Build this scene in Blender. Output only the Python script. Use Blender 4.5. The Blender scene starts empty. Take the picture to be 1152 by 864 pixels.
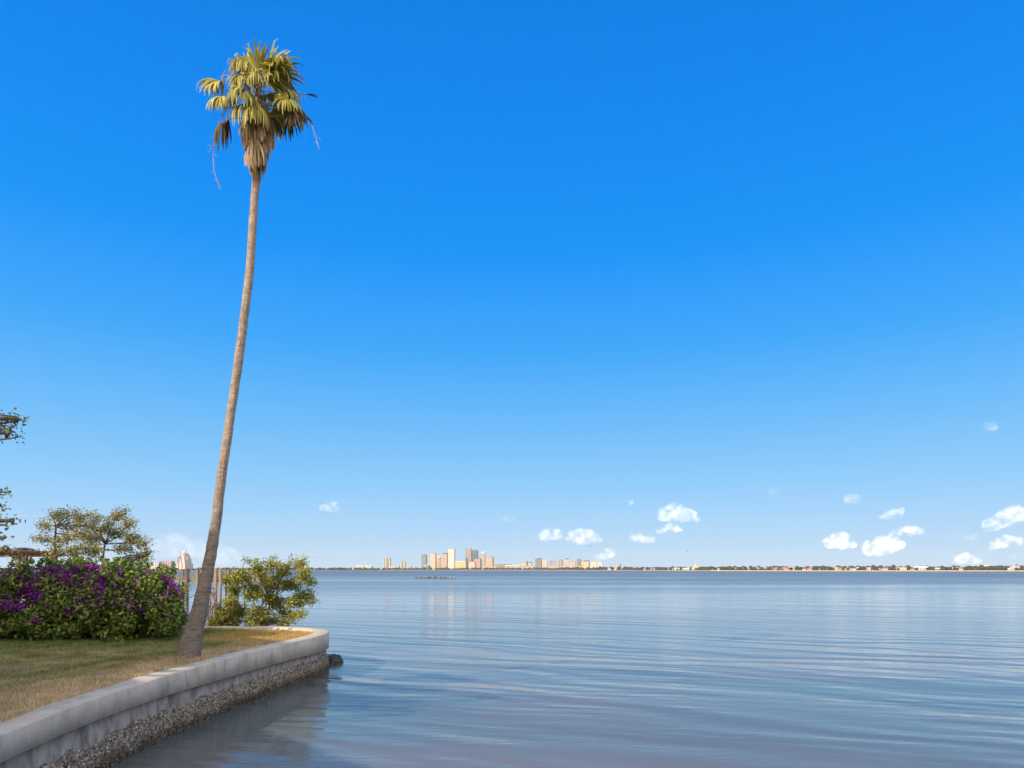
import bpy, math, random
import numpy as np
from mathutils import Vector

random.seed(7)
RNG = np.random.default_rng(7)
SC = bpy.context.scene
COL = SC.collection
R = math.radians

# ------------------------------------------------------------------ camera geometry
F = 768.0          # focal length in photograph pixels (photograph 1152 wide)
HZ = 640.8         # horizon row
EYE = 2.0          # eye above lawn level (lawn z = 0)
WATER = -1.2
def pt(px, py, d):
    return np.array([(px - 576) / F * d, d, EYE + (HZ - py) / F * d])

# ------------------------------------------------------------------ sun
SUN_EL = R(28.8)
SH = np.array([0.70, 0.714])           # horizontal travel of the light
SH = SH / np.linalg.norm(SH)

# ------------------------------------------------------------------ helpers: noise
_perm = np.random.default_rng(3).random((256, 256))
def vnoise(x, y):
    x = np.asarray(x, float); y = np.asarray(y, float)
    xi = np.floor(x).astype(int); yi = np.floor(y).astype(int)
    fx = x - xi; fy = y - yi
    fx = fx * fx * (3 - 2 * fx); fy = fy * fy * (3 - 2 * fy)
    a = _perm[xi & 255, yi & 255]; b = _perm[(xi + 1) & 255, yi & 255]
    c = _perm[xi & 255, (yi + 1) & 255]; d = _perm[(xi + 1) & 255, (yi + 1) & 255]
    return (a * (1 - fx) + b * fx) * (1 - fy) + (c * (1 - fx) + d * fx) * fy
def fbm(x, y, o=4):
    s = 0; a = .5; t = 0
    for i in range(o):
        s = s + a * vnoise(x * 2 ** i + 17 * i, y * 2 ** i + 31 * i); t += a; a *= .5
    return s / t
def smooth(a, b, x):
    t = np.clip((x - a) / (b - a), 0, 1); return t * t * (3 - 2 * t)
def unit(v):
    v = np.asarray(v, float)
    return v / np.maximum(np.linalg.norm(v, axis=-1, keepdims=True), 1e-9)

# ------------------------------------------------------------------ helpers: objects
def tag(o, label=None, cat=None, group=None, kind=None):
    if label: o['label'] = label
    if cat: o['category'] = cat
    if group: o['group'] = group
    if kind: o['kind'] = kind
    return o
def empty(name, loc, label=None, cat=None, group=None):
    o = bpy.data.objects.new(name, None); COL.objects.link(o)
    o.empty_display_size = .2
    o.location = [float(v) for v in loc]
    return tag(o, label, cat, group)
def link(name, me, mats, parent=None, smooth_=False):
    o = bpy.data.objects.new(name, me); COL.objects.link(o)
    for m in (mats if isinstance(mats, (list, tuple)) else [mats]):
        me.materials.append(m)
    if smooth_:
        me.polygons.foreach_set('use_smooth', [True] * len(me.polygons))
    if parent is not None:
        o.parent = parent
        # meshes are written in world space: shift back by the parents' places
        off = Vector((0, 0, 0)); p = parent
        while p is not None:
            off += p.location; p = p.parent
        o.location = -off
    me.update()
    return o
def npmesh(name, V, Q, mats, parent=None, smooth_=False, col=None, idx=None):
    """V (n,3); Q (m,k) faces of k corners."""
    V = np.asarray(V, np.float32); Q = np.asarray(Q, np.int32)
    me = bpy.data.meshes.new(name)
    k = Q.shape[1]
    me.vertices.add(len(V)); me.vertices.foreach_set('co', V.ravel())
    me.loops.add(Q.size); me.loops.foreach_set('vertex_index', Q.ravel())
    me.polygons.add(len(Q)); me.polygons.foreach_set('loop_start', np.arange(0, Q.size, k, dtype=np.int32))
    if idx is not None:
        me.polygons.foreach_set('material_index', np.asarray(idx, np.int32))
    me.update(calc_edges=True); me.validate()
    if col is not None:
        a = me.color_attributes.new('tint', 'FLOAT_COLOR', 'POINT')
        c = np.ones((len(V), 4), np.float32); c[:, :3] = col
        a.data.foreach_set('color', c.ravel())
    return link(name, me, mats, parent, smooth_)

class MB:
    """collects shapes for ONE mesh"""
    def __init__(s): s.v = []; s.f = []; s.m = []; s.mi = 0
    def add(s, V, Fs):
        n = len(s.v); s.v += [tuple(map(float, p)) for p in V]
        for f in Fs: s.f.append(tuple(i + n for i in f)); s.m.append(s.mi)
    def box(s, c, h, rz=0.0, top=1.0):
        cx, cy, cz = c; hx, hy, hz = h; ca, sa = math.cos(rz), math.sin(rz); V = []
        for z, k in ((-1, 1.0), (1, top)):
            for x, y in ((-1, -1), (1, -1), (1, 1), (-1, 1)):
                X, Y = x * hx * k, y * hy * k
                V.append((cx + X * ca - Y * sa, cy + X * sa + Y * ca, cz + z * hz))
        s.add(V, [(3, 2, 1, 0), (4, 5, 6, 7), (0, 1, 5, 4), (1, 2, 6, 5), (2, 3, 7, 6), (3, 0, 4, 7)])
    def beam(s, a, b, w, h=None):
        a = np.array(a, float); b = np.array(b, float); h = h or w
        t = unit(b - a); up = np.array([0, 0, 1.]) if abs(t[2]) < .95 else np.array([1., 0, 0])
        u = unit(np.cross(t, up)); n = np.cross(u, t); V = []
        for p in (a, b):
            for x, y in ((-1, -1), (1, -1), (1, 1), (-1, 1)):
                V.append(p + u * x * w / 2 + n * y * h / 2)
        s.add(V, [(3, 2, 1, 0), (4, 5, 6, 7), (0, 1, 5, 4), (1, 2, 6, 5), (2, 3, 7, 6), (3, 0, 4, 7)])
    def tube(s, P, rad, seg=8, cap=True):
        P = np.asarray(P, float); n = len(P); rad = np.broadcast_to(np.asarray(rad, float), (n,))
        T = unit(np.gradient(P, axis=0)); u = None; V = []
        for i in range(n):
            if u is None:
                a = np.array([1., 0, 0]) if abs(T[i][0]) < .8 else np.array([0, 1., 0])
                u = unit(np.cross(T[i], a))
            else:
                u = unit(u - T[i] * np.dot(u, T[i]))
            w = np.cross(T[i], u)
            for k in range(seg):
                a = 2 * math.pi * k / seg
                V.append(P[i] + (u * math.cos(a) + w * math.sin(a)) * rad[i])
        Fs = []
        for i in range(n - 1):
            for k in range(seg):
                k2 = (k + 1) % seg
                Fs.append((i * seg + k, i * seg + k2, (i + 1) * seg + k2, (i + 1) * seg + k))
        if cap:
            Fs.append(tuple(range(seg))[::-1]); Fs.append(tuple((n - 1) * seg + k for k in range(seg)))
        s.add(V, Fs)
    def lathe(s, prof, c, seg=16):
        V = []; n = len(prof)
        for r, z in prof:
            for k in range(seg):
                a = 2 * math.pi * k / seg
                V.append((c[0] + r * math.cos(a), c[1] + r * math.sin(a), c[2] + z))
        Fs = []
        for i in range(n - 1):
            for k in range(seg):
                k2 = (k + 1) % seg
                Fs.append((i * seg + k, i * seg + k2, (i + 1) * seg + k2, (i + 1) * seg + k))
        Fs.append(tuple(range(seg))[::-1]); Fs.append(tuple((n - 1) * seg + k for k in range(seg)))
        s.add(V, Fs)
    def gable(s, x0, x1, y0, y1, z0, z1, inset=0.0, over=0.0):
        """hip (inset>0) or gable roof, ridge along x"""
        x0 -= over; x1 += over; y0 -= over; y1 += over; ym = (y0 + y1) / 2
        V = [(x0, y0, z0), (x1, y0, z0), (x1, y1, z0), (x0, y1, z0), (x0 + inset, ym, z1), (x1 - inset, ym, z1)]
        s.add(V, [(3, 2, 1, 0), (0, 1, 5, 4), (2, 3, 4, 5), (1, 2, 5), (3, 0, 4)])
    def ball(s, c, r, jit=0.0, rng=random, rings=6, seg=9):
        V = [(c[0], c[1], c[2] - r[2])]; 
        for i in range(1, rings):
            th = math.pi * i / rings
            for k in range(seg):
                a = 2 * math.pi * k / seg; j = 1 + rng.uniform(-jit, jit)
                V.append((c[0] + r[0] * math.sin(th) * math.cos(a) * j, c[1] + r[1] * math.sin(th) * math.sin(a) * j,
                          c[2] - r[2] * math.cos(th) * j))
        V.append((c[0], c[1], c[2] + r[2])); Fs = []
        for k in range(seg): Fs.append((0, 1 + (k + 1) % seg, 1 + k))
        for i in range(rings - 2):
            for k in range(seg):
                k2 = (k + 1) % seg; b = 1 + i * seg
                Fs.append((b + k, b + k2, b + seg + k2, b + seg + k))
        b = 1 + (rings - 2) * seg
        for k in range(seg): Fs.append((b + k, b + (k + 1) % seg, len(V) - 1))
        s.add(V, Fs)
    def build(s, name, mats, parent=None, smooth_=False):
        me = bpy.data.meshes.new(name); me.from_pydata(s.v, [], s.f)
        me.polygons.foreach_set('material_index', s.m)
        return link(name, me, mats, parent, smooth_)

# ------------------------------------------------------------------ helpers: materials
def mat(name):
    m = bpy.data.materials.new(name); m.use_nodes = True
    nt = m.node_tree; nt.nodes.clear()
    out = nt.nodes.new('ShaderNodeOutputMaterial')
    return m, nt, out
def N(nt, t, **kw):
    n = nt.nodes.new(t)
    for k, v in kw.items():
        if k in n.inputs.keys(): n.inputs[k].default_value = v
        else: setattr(n, k, v)
    return n
def ramp(nt, fac, stops):
    r = nt.nodes.new('ShaderNodeValToRGB'); e = r.color_ramp.elements
    e[0].position = stops[0][0]; e[0].color = (*stops[0][1], 1)
    e[1].position = stops[-1][0]; e[1].color = (*stops[-1][1], 1)
    for p, c in stops[1:-1]:
        k = e.new(p); k.color = (*c, 1)
    nt.links.new(fac, r.inputs['Fac']); return r.outputs['Color']
def coords(nt, scale=(1, 1, 1), rot=(0, 0, 0)):
    tc = nt.nodes.new('ShaderNodeTexCoord'); mp = nt.nodes.new('ShaderNodeMapping')
    mp.inputs['Scale'].default_value = scale; mp.inputs['Rotation'].default_value = rot
    nt.links.new(tc.outputs['Object'], mp.inputs['Vector']); return mp.outputs['Vector']
def noise(nt, vec, scale, detail=4, rough=.55, dist=0):
    n = N(nt, 'ShaderNodeTexNoise', Scale=scale, Detail=detail, Roughness=rough, Distortion=dist)
    nt.links.new(vec, n.inputs['Vector']); return n.outputs['Fac']
def mixc(nt, fac, a, b, mode='MIX'):
    m = nt.nodes.new('ShaderNodeMix'); m.data_type = 'RGBA'; m.blend_type = mode
    for v, s in ((fac, m.inputs[0]), (a, m.inputs[6]), (b, m.inputs[7])):
        if isinstance(v, (int, float)): s.default_value = v
        elif isinstance(v, tuple): s.default_value = (*v, 1)
        else: nt.links.new(v, s)
    return m.outputs[2]
def mth(nt, op, a, b=None, c=None, clamp=False):
    m = nt.nodes.new('ShaderNodeMath'); m.operation = op; m.use_clamp = clamp
    for v, s in zip((a, b, c), m.inputs):
        if v is None: continue
        if isinstance(v, (int, float)): s.default_value = v
        else: nt.links.new(v, s)
    return m.outputs[0]
def bumpn(nt, h, strength, dist, prev=None):
    b = N(nt, 'ShaderNodeBump', Strength=strength, Distance=dist)
    nt.links.new(h, b.inputs['Height'])
    if prev is not None: nt.links.new(prev, b.inputs['Normal'])
    return b.outputs['Normal']
def finish(nt, out, color, rough=.8, normal=None, spec=.3, metal=0.0):
    p = nt.nodes.new('ShaderNodeBsdfPrincipled')
    for v, k in ((color, 'Base Color'), (rough, 'Roughness'), (metal, 'Metallic')):
        if isinstance(v, (int, float)): p.inputs[k].default_value = v
        elif isinstance(v, tuple): p.inputs[k].default_value = (*v, 1)
        else: nt.links.new(v, p.inputs[k])
    p.inputs['Specular IOR Level'].default_value = spec
    if normal is not None: nt.links.new(normal, p.inputs['Normal'])
    nt.links.new(p.outputs[0], out.inputs[0]); return p
def rough_mat(name, a, b, scale=4, rough=.85, bump=.3, dist=.02, stretch=(1, 1, 1), detail=5, spec=.25):
    m, nt, out = mat(name); v = coords(nt, stretch); f = noise(nt, v, scale, detail, .6)
    c = ramp(nt, f, [(.3, a), (.7, b)])
    finish(nt, out, c, rough, bumpn(nt, f, bump, dist), spec); return m
def leaf_mat(name, stops, clump=1.2, trans=.35, tcol=(1.0, 1.0, .55), rough=.55):
    """colour differs from leaf to leaf and from clump to clump; thin leaves let light through"""
    m, nt, out = mat(name)
    g = nt.nodes.new('ShaderNodeNewGeometry')
    f = noise(nt, coords(nt), clump, 3)
    k = mth(nt, 'ADD', mth(nt, 'MULTIPLY', g.outputs['Random Per Island'], .62), mth(nt, 'MULTIPLY_ADD', f, 1.1, -.36), clamp=True)
    c = ramp(nt, k, stops)
    p = nt.nodes.new('ShaderNodeBsdfPrincipled'); nt.links.new(c, p.inputs['Base Color'])
    p.inputs['Roughness'].default_value = rough; p.inputs['Specular IOR Level'].default_value = .35
    t = nt.nodes.new('ShaderNodeBsdfTranslucent'); nt.links.new(mixc(nt, 1.0, c, tcol, 'MULTIPLY'), t.inputs['Color'])
    mx = nt.nodes.new('ShaderNodeMixShader'); mx.inputs[0].default_value = trans
    nt.links.new(p.outputs[0], mx.inputs[1]); nt.links.new(t.outputs[0], mx.inputs[2]); nt.links.new(mx.outputs[0], out.inputs[0])
    return m

# ------------------------------------------------------------------ leaf clouds
def leaves(C, Nn, size, aspect=.55, rng=RNG, fold=.18, sizevar=.35):
    """diamond leaves with a small fold; C centres, Nn facing"""
    n = len(C); Nn = unit(Nn); t = unit(np.cross(Nn, rng.normal(size=(n, 3)))); b = np.cross(Nn, t)
    s = size * (1 + sizevar * rng.uniform(-1, 1, n))[:, None]
    w = s * aspect
    V = np.empty((n, 4, 3))
    V[:, 0] = C - t * s * .5
    V[:, 1] = C + b * w * .5 + Nn * s * fold - t * s * .05
    V[:, 2] = C + t * s * .55 - Nn * s * fold * .6
    V[:, 3] = C - b * w * .5 + Nn * s * fold - t * s * .05
    return V.reshape(-1, 3), np.arange(4 * n).reshape(n, 4)

def smooth_path(P, n):
    """Catmull-Rom through points, n samples evenly spaced"""
    P = np.asarray(P, float); Q = np.vstack([2 * P[0] - P[1], P, 2 * P[-1] - P[-2]]); out = []
    for i in range(1, len(Q) - 2):
        for t in np.linspace(0, 1, 24, endpoint=False):
            a, b, c, d = Q[i - 1], Q[i], Q[i + 1], Q[i + 2]
            out.append(.5 * (2 * b + (c - a) * t + (2 * a - 5 * b + 4 * c - d) * t * t + (3 * b - a - 3 * c + d) * t ** 3))
    out.append(P[-1]); out = np.array(out)
    s = np.concatenate([[0], np.cumsum(np.linalg.norm(np.diff(out, axis=0), axis=1))])
    u = np.linspace(0, s[-1], n)
    return np.stack([np.interp(u, s, out[:, k]) for k in range(out.shape[1])], 1)

# ================================================================== MATERIALS
M = {}
M['bark_palm'] = None
def mk_palm_bark():
    m, nt, out = mat('palm_bark')
    v = coords(nt, (2.2, 2.2, 7)); f1 = noise(nt, v, 3.0, 6, .65, .6)
    v2 = coords(nt, (9, 9, 1.1)); f2 = noise(nt, v2, 3.2, 4, .6)
    v3 = coords(nt, (.6, .6, .9)); f3 = noise(nt, v3, 2.0, 3)
    c = ramp(nt, f1, [(.3, (.15, .11, .08)), (.5, (.38, .29, .22)), (.72, (.56, .45, .35))])
    c = mixc(nt, ramp(nt, f2, [(.5, (0, 0, 0)), (.68, (.75, .75, .75))]), c, (.1, .085, .075))
    c = mixc(nt, mth(nt, 'MULTIPLY', f3, .5), c, (.2, .19, .2))
    n1 = bumpn(nt, f1, .7, .03); n2 = bumpn(nt, f2, .5, .02, n1)
    # greyer bark low on the trunk, its colour darkened further to deepen the shade
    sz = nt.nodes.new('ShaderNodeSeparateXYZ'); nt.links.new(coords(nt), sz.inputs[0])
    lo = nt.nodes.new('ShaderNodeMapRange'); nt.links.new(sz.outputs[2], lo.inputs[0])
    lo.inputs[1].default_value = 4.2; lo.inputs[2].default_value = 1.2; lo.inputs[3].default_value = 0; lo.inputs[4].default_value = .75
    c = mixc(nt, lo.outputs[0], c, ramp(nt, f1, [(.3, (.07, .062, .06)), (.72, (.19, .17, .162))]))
    finish(nt, out, c, .9, n2, .15); return m
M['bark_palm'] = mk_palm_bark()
M['bark'] = rough_mat('grey_brown_bark', (.06, .048, .04), (.2, .16, .13), 6, .9, .6, .02, (3, 3, .8))
M['frond_green'] = leaf_mat('palm_frond_green', [(0, (.11, .12, .025)), (.5, (.37, .34, .075)), (1, (.66, .57, .19))], 1.5, .3, (1, .95, .4))
M['frond_dead'] = leaf_mat('palm_frond_dead', [(0, (.16, .105, .055)), (.5, (.42, .3, .165)), (1, (.64, .5, .32))], 2.5, .25, (1, .8, .5), .8)
M['frond_brown'] = leaf_mat('palm_frond_withered', [(0, (.03, .025, .012)), (.5, (.09, .07, .03)), (1, (.22, .15, .07))], 2.5, .2, (1, .8, .5), .8)
M['stalk'] = rough_mat('palm_leaf_stalk', (.2, .15, .06), (.36, .26, .1), 8, .6, .1)
M['flower_stalk'] = rough_mat('palm_flower_stalk', (.28, .21, .14), (.48, .37, .25), 12, .7, .1)
M['hedge_leaf'] = leaf_mat('bougainvillea_leaf', [(0, (.035, .065, .015)), (.4, (.11, .18, .035)), (.75, (.24, .3, .055)), (1, (.46, .46, .11))], 4.5, .3, (.9, 1, .4))
M['bract'] = leaf_mat('bougainvillea_bract', [(0, (.07, .01, .11)), (.5, (.24, .026, .33)), (1, (.5, .1, .55))], 3, .4, (1, .7, 1))
M['oak_leaf'] = leaf_mat('olive_tree_leaf', [(0, (.1, .12, .035)), (.4, (.25, .25, .075)), (.75, (.42, .36, .12)), (1, (.55, .42, .2))], 1.0, .3, (1, .9, .45))
M['shade_leaf'] = leaf_mat('live_oak_leaf', [(0, (.06, .085, .03)), (.5, (.17, .18, .055)), (1, (.38, .31, .1))], 2.0, .25, (1, .9, .45))
M['mangrove_leaf'] = leaf_mat('mangrove_leaf', [(0, (.09, .13, .025)), (.4, (.26, .29, .05)), (.75, (.43, .41, .09)), (1, (.58, .48, .18))], 1.3, .35, (1, .95, .35))
M['dry_leaf'] = leaf_mat('dry_shrub_leaf', [(0, (.16, .08, .05)), (.5, (.36, .2, .14)), (1, (.5, .33, .24))], 2, .3, (1, .8, .6))
M['wood_tan'] = rough_mat('weathered_tan_timber', (.15, .12, .085), (.34, .27, .19), 5, .8, .3, .01, (6, 6, 1))
M['wood_dark'] = rough_mat('dark_timber', (.05, .042, .036), (.13, .105, .085), 5, .85, .3, .01, (6, 6, 1))
M['wood_red'] = rough_mat('redbrown_timber', (.14, .06, .045), (.3, .15, .11), 4, .8, .3, .01, (1, 6, 6))
M['rock'] = rough_mat('wet_dark_rock', (.012, .011, .009), (.05, .045, .037), 5, .5, .9, .06, spec=.5)
M['bird_dark'] = rough_mat('dark_plumage', (.03, .028, .026), (.07, .06, .055), 20, .7)
M['bird_pale'] = rough_mat('pale_plumage', (.3, .29, .28), (.42, .41, .39), 20, .7)
M['mud'] = rough_mat('wet_shell_mud', (.07, .065, .06), (.15, .14, .13), 2, .6, .5)

def mk_concrete():
    m, nt, out = mat('weathered_concrete')
    f = noise(nt, coords(nt), 2.2, 8, .65); fs = noise(nt, coords(nt, (2.2, 2.2, .5)), 1.6, 7, .7, .8); ff = noise(nt, coords(nt), 60, 3)
    fb = noise(nt, coords(nt, (1, 1, .5)), .55, 3)
    c = ramp(nt, f, [(.3, (.38, .34, .29)), (.52, (.49, .445, .385)), (.75, (.6, .55, .48))])
    c = mixc(nt, ramp(nt, fs, [(.5, (0, 0, 0)), (.72, (.6, .6, .6))]), c, (.2, .19, .175))
    c = mixc(nt, ramp(nt, fb, [(.52, (0, 0, 0)), (.66, (.4, .4, .4))]), c, (.42, .33, .23))
    c = mixc(nt, ramp(nt, ff, [(.3, (.35, .35, .35)), (.45, (0, 0, 0))]), c, (.2, .185, .17))
    finish(nt, out, c, .9, bumpn(nt, ff, .25, .006, bumpn(nt, f, .35, .03)), .2); return m
M['concrete'] = mk_concrete()
def mk_lower():
    m, nt, out = mat('stained_lower_concrete')
    f = noise(nt, coords(nt), 3, 7, .65); fs = noise(nt, coords(nt, (2, 2, .7)), 2.0, 7, .7, .6)
    c = ramp(nt, f, [(.3, (.22, .195, .17)), (.7, (.4, .36, .32))])
    c = mixc(nt, ramp(nt, fs, [(.45, (0, 0, 0)), (.62, (.75, .75, .75))]), c, (.08, .075, .07))
    finish(nt, out, c, .8, bumpn(nt, f, .6, .03), .3); return m
M['concrete_low'] = mk_lower()
def mk_oyster():
    m, nt, out = mat('oyster_shells')
    g = nt.nodes.new('ShaderNodeNewGeometry')
    c = ramp(nt, g.outputs['Random Per Island'], [(0, (.1, .085, .07)), (.5, (.28, .25, .21)), (.85, (.38, .345, .295)), (1, (.52, .48, .43))])
    sz = nt.nodes.new('ShaderNodeSeparateXYZ'); nt.links.new(coords(nt), sz.inputs[0])
    wet = nt.nodes.new('ShaderNodeMapRange'); nt.links.new(mth(nt, 'ADD', sz.outputs[2], mth(nt, 'MULTIPLY', noise(nt, coords(nt, (1, 1, .3)), 3.0, 4), .3)), wet.inputs[0])
    wet.inputs[1].default_value = -.74; wet.inputs[2].default_value = -.92; wet.inputs[3].default_value = 0; wet.inputs[4].default_value = .8
    c = mixc(nt, wet.outputs[0], c, mixc(nt, 1.0, c, (.3, .27, .2), 'MULTIPLY'))
    finish(nt, out, c, .75, None, .3); return m
M['oyster'] = mk_oyster()
def mk_tint(name, rough=.95, fine=40, amt=.35, trans=0.0):
    m, nt, out = mat(name)
    a = nt.nodes.new('ShaderNodeVertexColor'); a.layer_name = 'tint'
    g = nt.nodes.new('ShaderNodeNewGeometry')
    f = noise(nt, coords(nt), fine, 3)
    c = mixc(nt, amt, a.outputs['Color'], ramp(nt, f, [(.25, (.25, .22, .18)), (.75, (1.5, 1.45, 1.35))]), 'MULTIPLY')
    r = ramp(nt, g.outputs['Random Per Island'], [(0, (.6, .6, .6)), (1, (1.35, 1.35, 1.3))])
    c = mixc(nt, 1.0, c, r, 'MULTIPLY')
    p = finish(nt, out, c, rough, bumpn(nt, f, .4, .02), .1)
    if trans:
        t = nt.nodes.new('ShaderNodeBsdfTranslucent'); nt.links.new(c, t.inputs['Color'])
        mx = nt.nodes.new('ShaderNodeMixShader'); mx.inputs[0].default_value = trans
        nt.links.new(p.outputs[0], mx.inputs[1]); nt.links.new(t.outputs[0], mx.inputs[2]); nt.links.new(mx.outputs[0], out.inputs[0])
    return m
M['soil'] = mk_tint('lawn_soil')
M['grass'] = mk_tint('grass_blades', .8, 15, .3, .3)

# ------------------------------------------------------------------ facades (far buildings)
def facade(name, wall, win, fh=3.6, bay=4.0, wz=.5, wx=.55, vertical=False):
    """rows of windows worked out from the wall's own metres"""
    m, nt, out = mat(name)
    tc = nt.nodes.new('ShaderNodeTexCoord'); sp = nt.nodes.new('ShaderNodeSeparateXYZ'); nt.links.new(tc.outputs['Object'], sp.inputs[0])
    h = mth(nt, 'ADD', sp.outputs[0], sp.outputs[1])
    fx = mth(nt, 'FRACT', mth(nt, 'DIVIDE', h, bay)); fz = mth(nt, 'FRACT', mth(nt, 'DIVIDE', sp.outputs[2], fh))
    wX = mth(nt, 'LESS_THAN', fx, wx); wZ = mth(nt, 'LESS_THAN', mth(nt, 'ABSOLUTE', mth(nt, 'SUBTRACT', fz, .5)), wz / 2)
    k = wX if vertical else mth(nt, 'MULTIPLY', wX, wZ)
    g = nt.nodes.new('ShaderNodeNewGeometry'); s2 = nt.nodes.new('ShaderNodeSeparateXYZ'); nt.links.new(g.outputs['Normal'], s2.inputs[0])
    k = mth(nt, 'MULTIPLY', k, mth(nt, 'LESS_THAN', mth(nt, 'ABSOLUTE', s2.outputs[2]), .5))
    f = noise(nt, coords(nt), .05, 4)
    w = mixc(nt, mth(nt, 'MULTIPLY', f, .35), wall, tuple(.75 * x for x in wall))
    c = mixc(nt, k, w, win)
    r = mth(nt, 'MULTIPLY_ADD', k, -.6, .85)
    finish(nt, out, c, r, None, .4); return m
def plain(name, c, rough=.8):
    return rough_mat(name, tuple(.85 * x for x in c), tuple(min(.9, 1.1 * x) for x in c), .15, rough, .05)

# ================================================================== WORLD
W = bpy.data.worlds.new('World'); SC.world = W; W.use_nodes = True
nt = W.node_tree; nt.nodes.clear()
wo = nt.nodes.new('ShaderNodeOutputWorld'); bg = nt.nodes.new('ShaderNodeBackground')
sky = nt.nodes.new('ShaderNodeTexSky'); sky.sky_type = 'NISHITA'; sky.sun_disc = False
sky.sun_elevation = SUN_EL; sky.sun_rotation = math.atan2(-SH[0], -SH[1])
sky.air_density = 1.0; sky.dust_density = .35; sky.ozone_density = 2.5; sky.altitude = 0
hs = N(nt, 'ShaderNodeHueSaturation', Saturation=1.2, Value=.12); nt.links.new(sky.outputs[0], hs.inputs['Color'])
# clear-air colour by height above the horizon (linear), shaped after the day's very blue sky
tcw = nt.nodes.new('ShaderNodeTexCoord'); spw = nt.nodes.new('ShaderNodeSeparateXYZ'); nt.links.new(tcw.outputs['Generated'], spw.inputs[0])
EXPO = .6
def srgb(*c): return tuple(((v / 255 / 12.92) if v < 10 else ((v / 255 + .055) / 1.055) ** 2.4) for v in c)
SKYR = [(0, srgb(196, 220, 241)), (.03, srgb(183, 216, 245)), (.07, srgb(166, 211, 249)), (.12, srgb(142, 203, 250)), (.2, srgb(108, 188, 250)), (.3, srgb(60, 168, 251)), (.42, srgb(8, 148, 250)), (.55, srgb(0, 135, 243)), (.66, srgb(0, 126, 232)), (.8, srgb(130, 180, 232)), (1, srgb(205, 216, 232))]
rc = ramp(nt, spw.outputs[2], SKYR)
# the half of the sky round the low sun (behind the viewpoint) is paler and brighter
back = nt.nodes.new('ShaderNodeMapRange'); nt.links.new(spw.outputs[1], back.inputs[0])
back.inputs[1].default_value = .25; back.inputs[2].default_value = -.6; back.inputs[3].default_value = 0; back.inputs[4].default_value = 1
rc = mixc(nt, back.outputs[0], rc, (1.9, 1.7, 1.5))
sc_ = nt.nodes.new('ShaderNodeVectorMath'); sc_.operation = 'SCALE'; nt.links.new(rc, sc_.inputs[0]); sc_.inputs['Scale'].default_value = 1 / .12 / 2 ** EXPO
sn = nt.nodes.new('ShaderNodeVectorMath'); sn.operation = 'SCALE'; nt.links.new(hs.outputs[0], sn.inputs[0]); sn.inputs['Scale'].default_value = 1 / .12
nt.links.new(mixc(nt, .98, sn.outputs[0], sc_.outputs[0]), bg.inputs['Color']); bg.inputs['Strength'].default_value = .12
nt.links.new(bg.outputs[0], wo.inputs[0])
sl = bpy.data.lights.new('sun', 'SUN'); sl.energy = 3.4; sl.angle = R(.55); sl.color = (1, .84, .62)
so = bpy.data.objects.new('sun', sl); COL.objects.link(so); so.location = (-40, -40, 40)
so.rotation_euler = Vector((SH[0] * math.cos(SUN_EL), SH[1] * math.cos(SUN_EL), -math.sin(SUN_EL))).to_track_quat('-Z', 'Y').to_euler()

# ================================================================== CAMERA
cd = bpy.data.cameras.new('camera'); cam = bpy.data.objects.new('camera', cd); COL.objects.link(cam)
cam.location = (0, 0, EYE); cam.rotation_euler = (R(90), 0, 0)
cd.sensor_width = 36; cd.lens = 24; cd.shift_y = (HZ - 432) / 1152; cd.clip_start = .1; cd.clip_end = 60000
SC.camera = cam
SC.view_settings.view_transform = 'Standard'; SC.view_settings.look = 'None'
SC.view_settings.exposure = EXPO; SC.view_settings.gamma = 1
SC.render.resolution_x = 1024; SC.render.resolution_y = 768
SC.cycles.volume_bounces = 6; SC.cycles.transparent_max_bounces = 16

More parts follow.
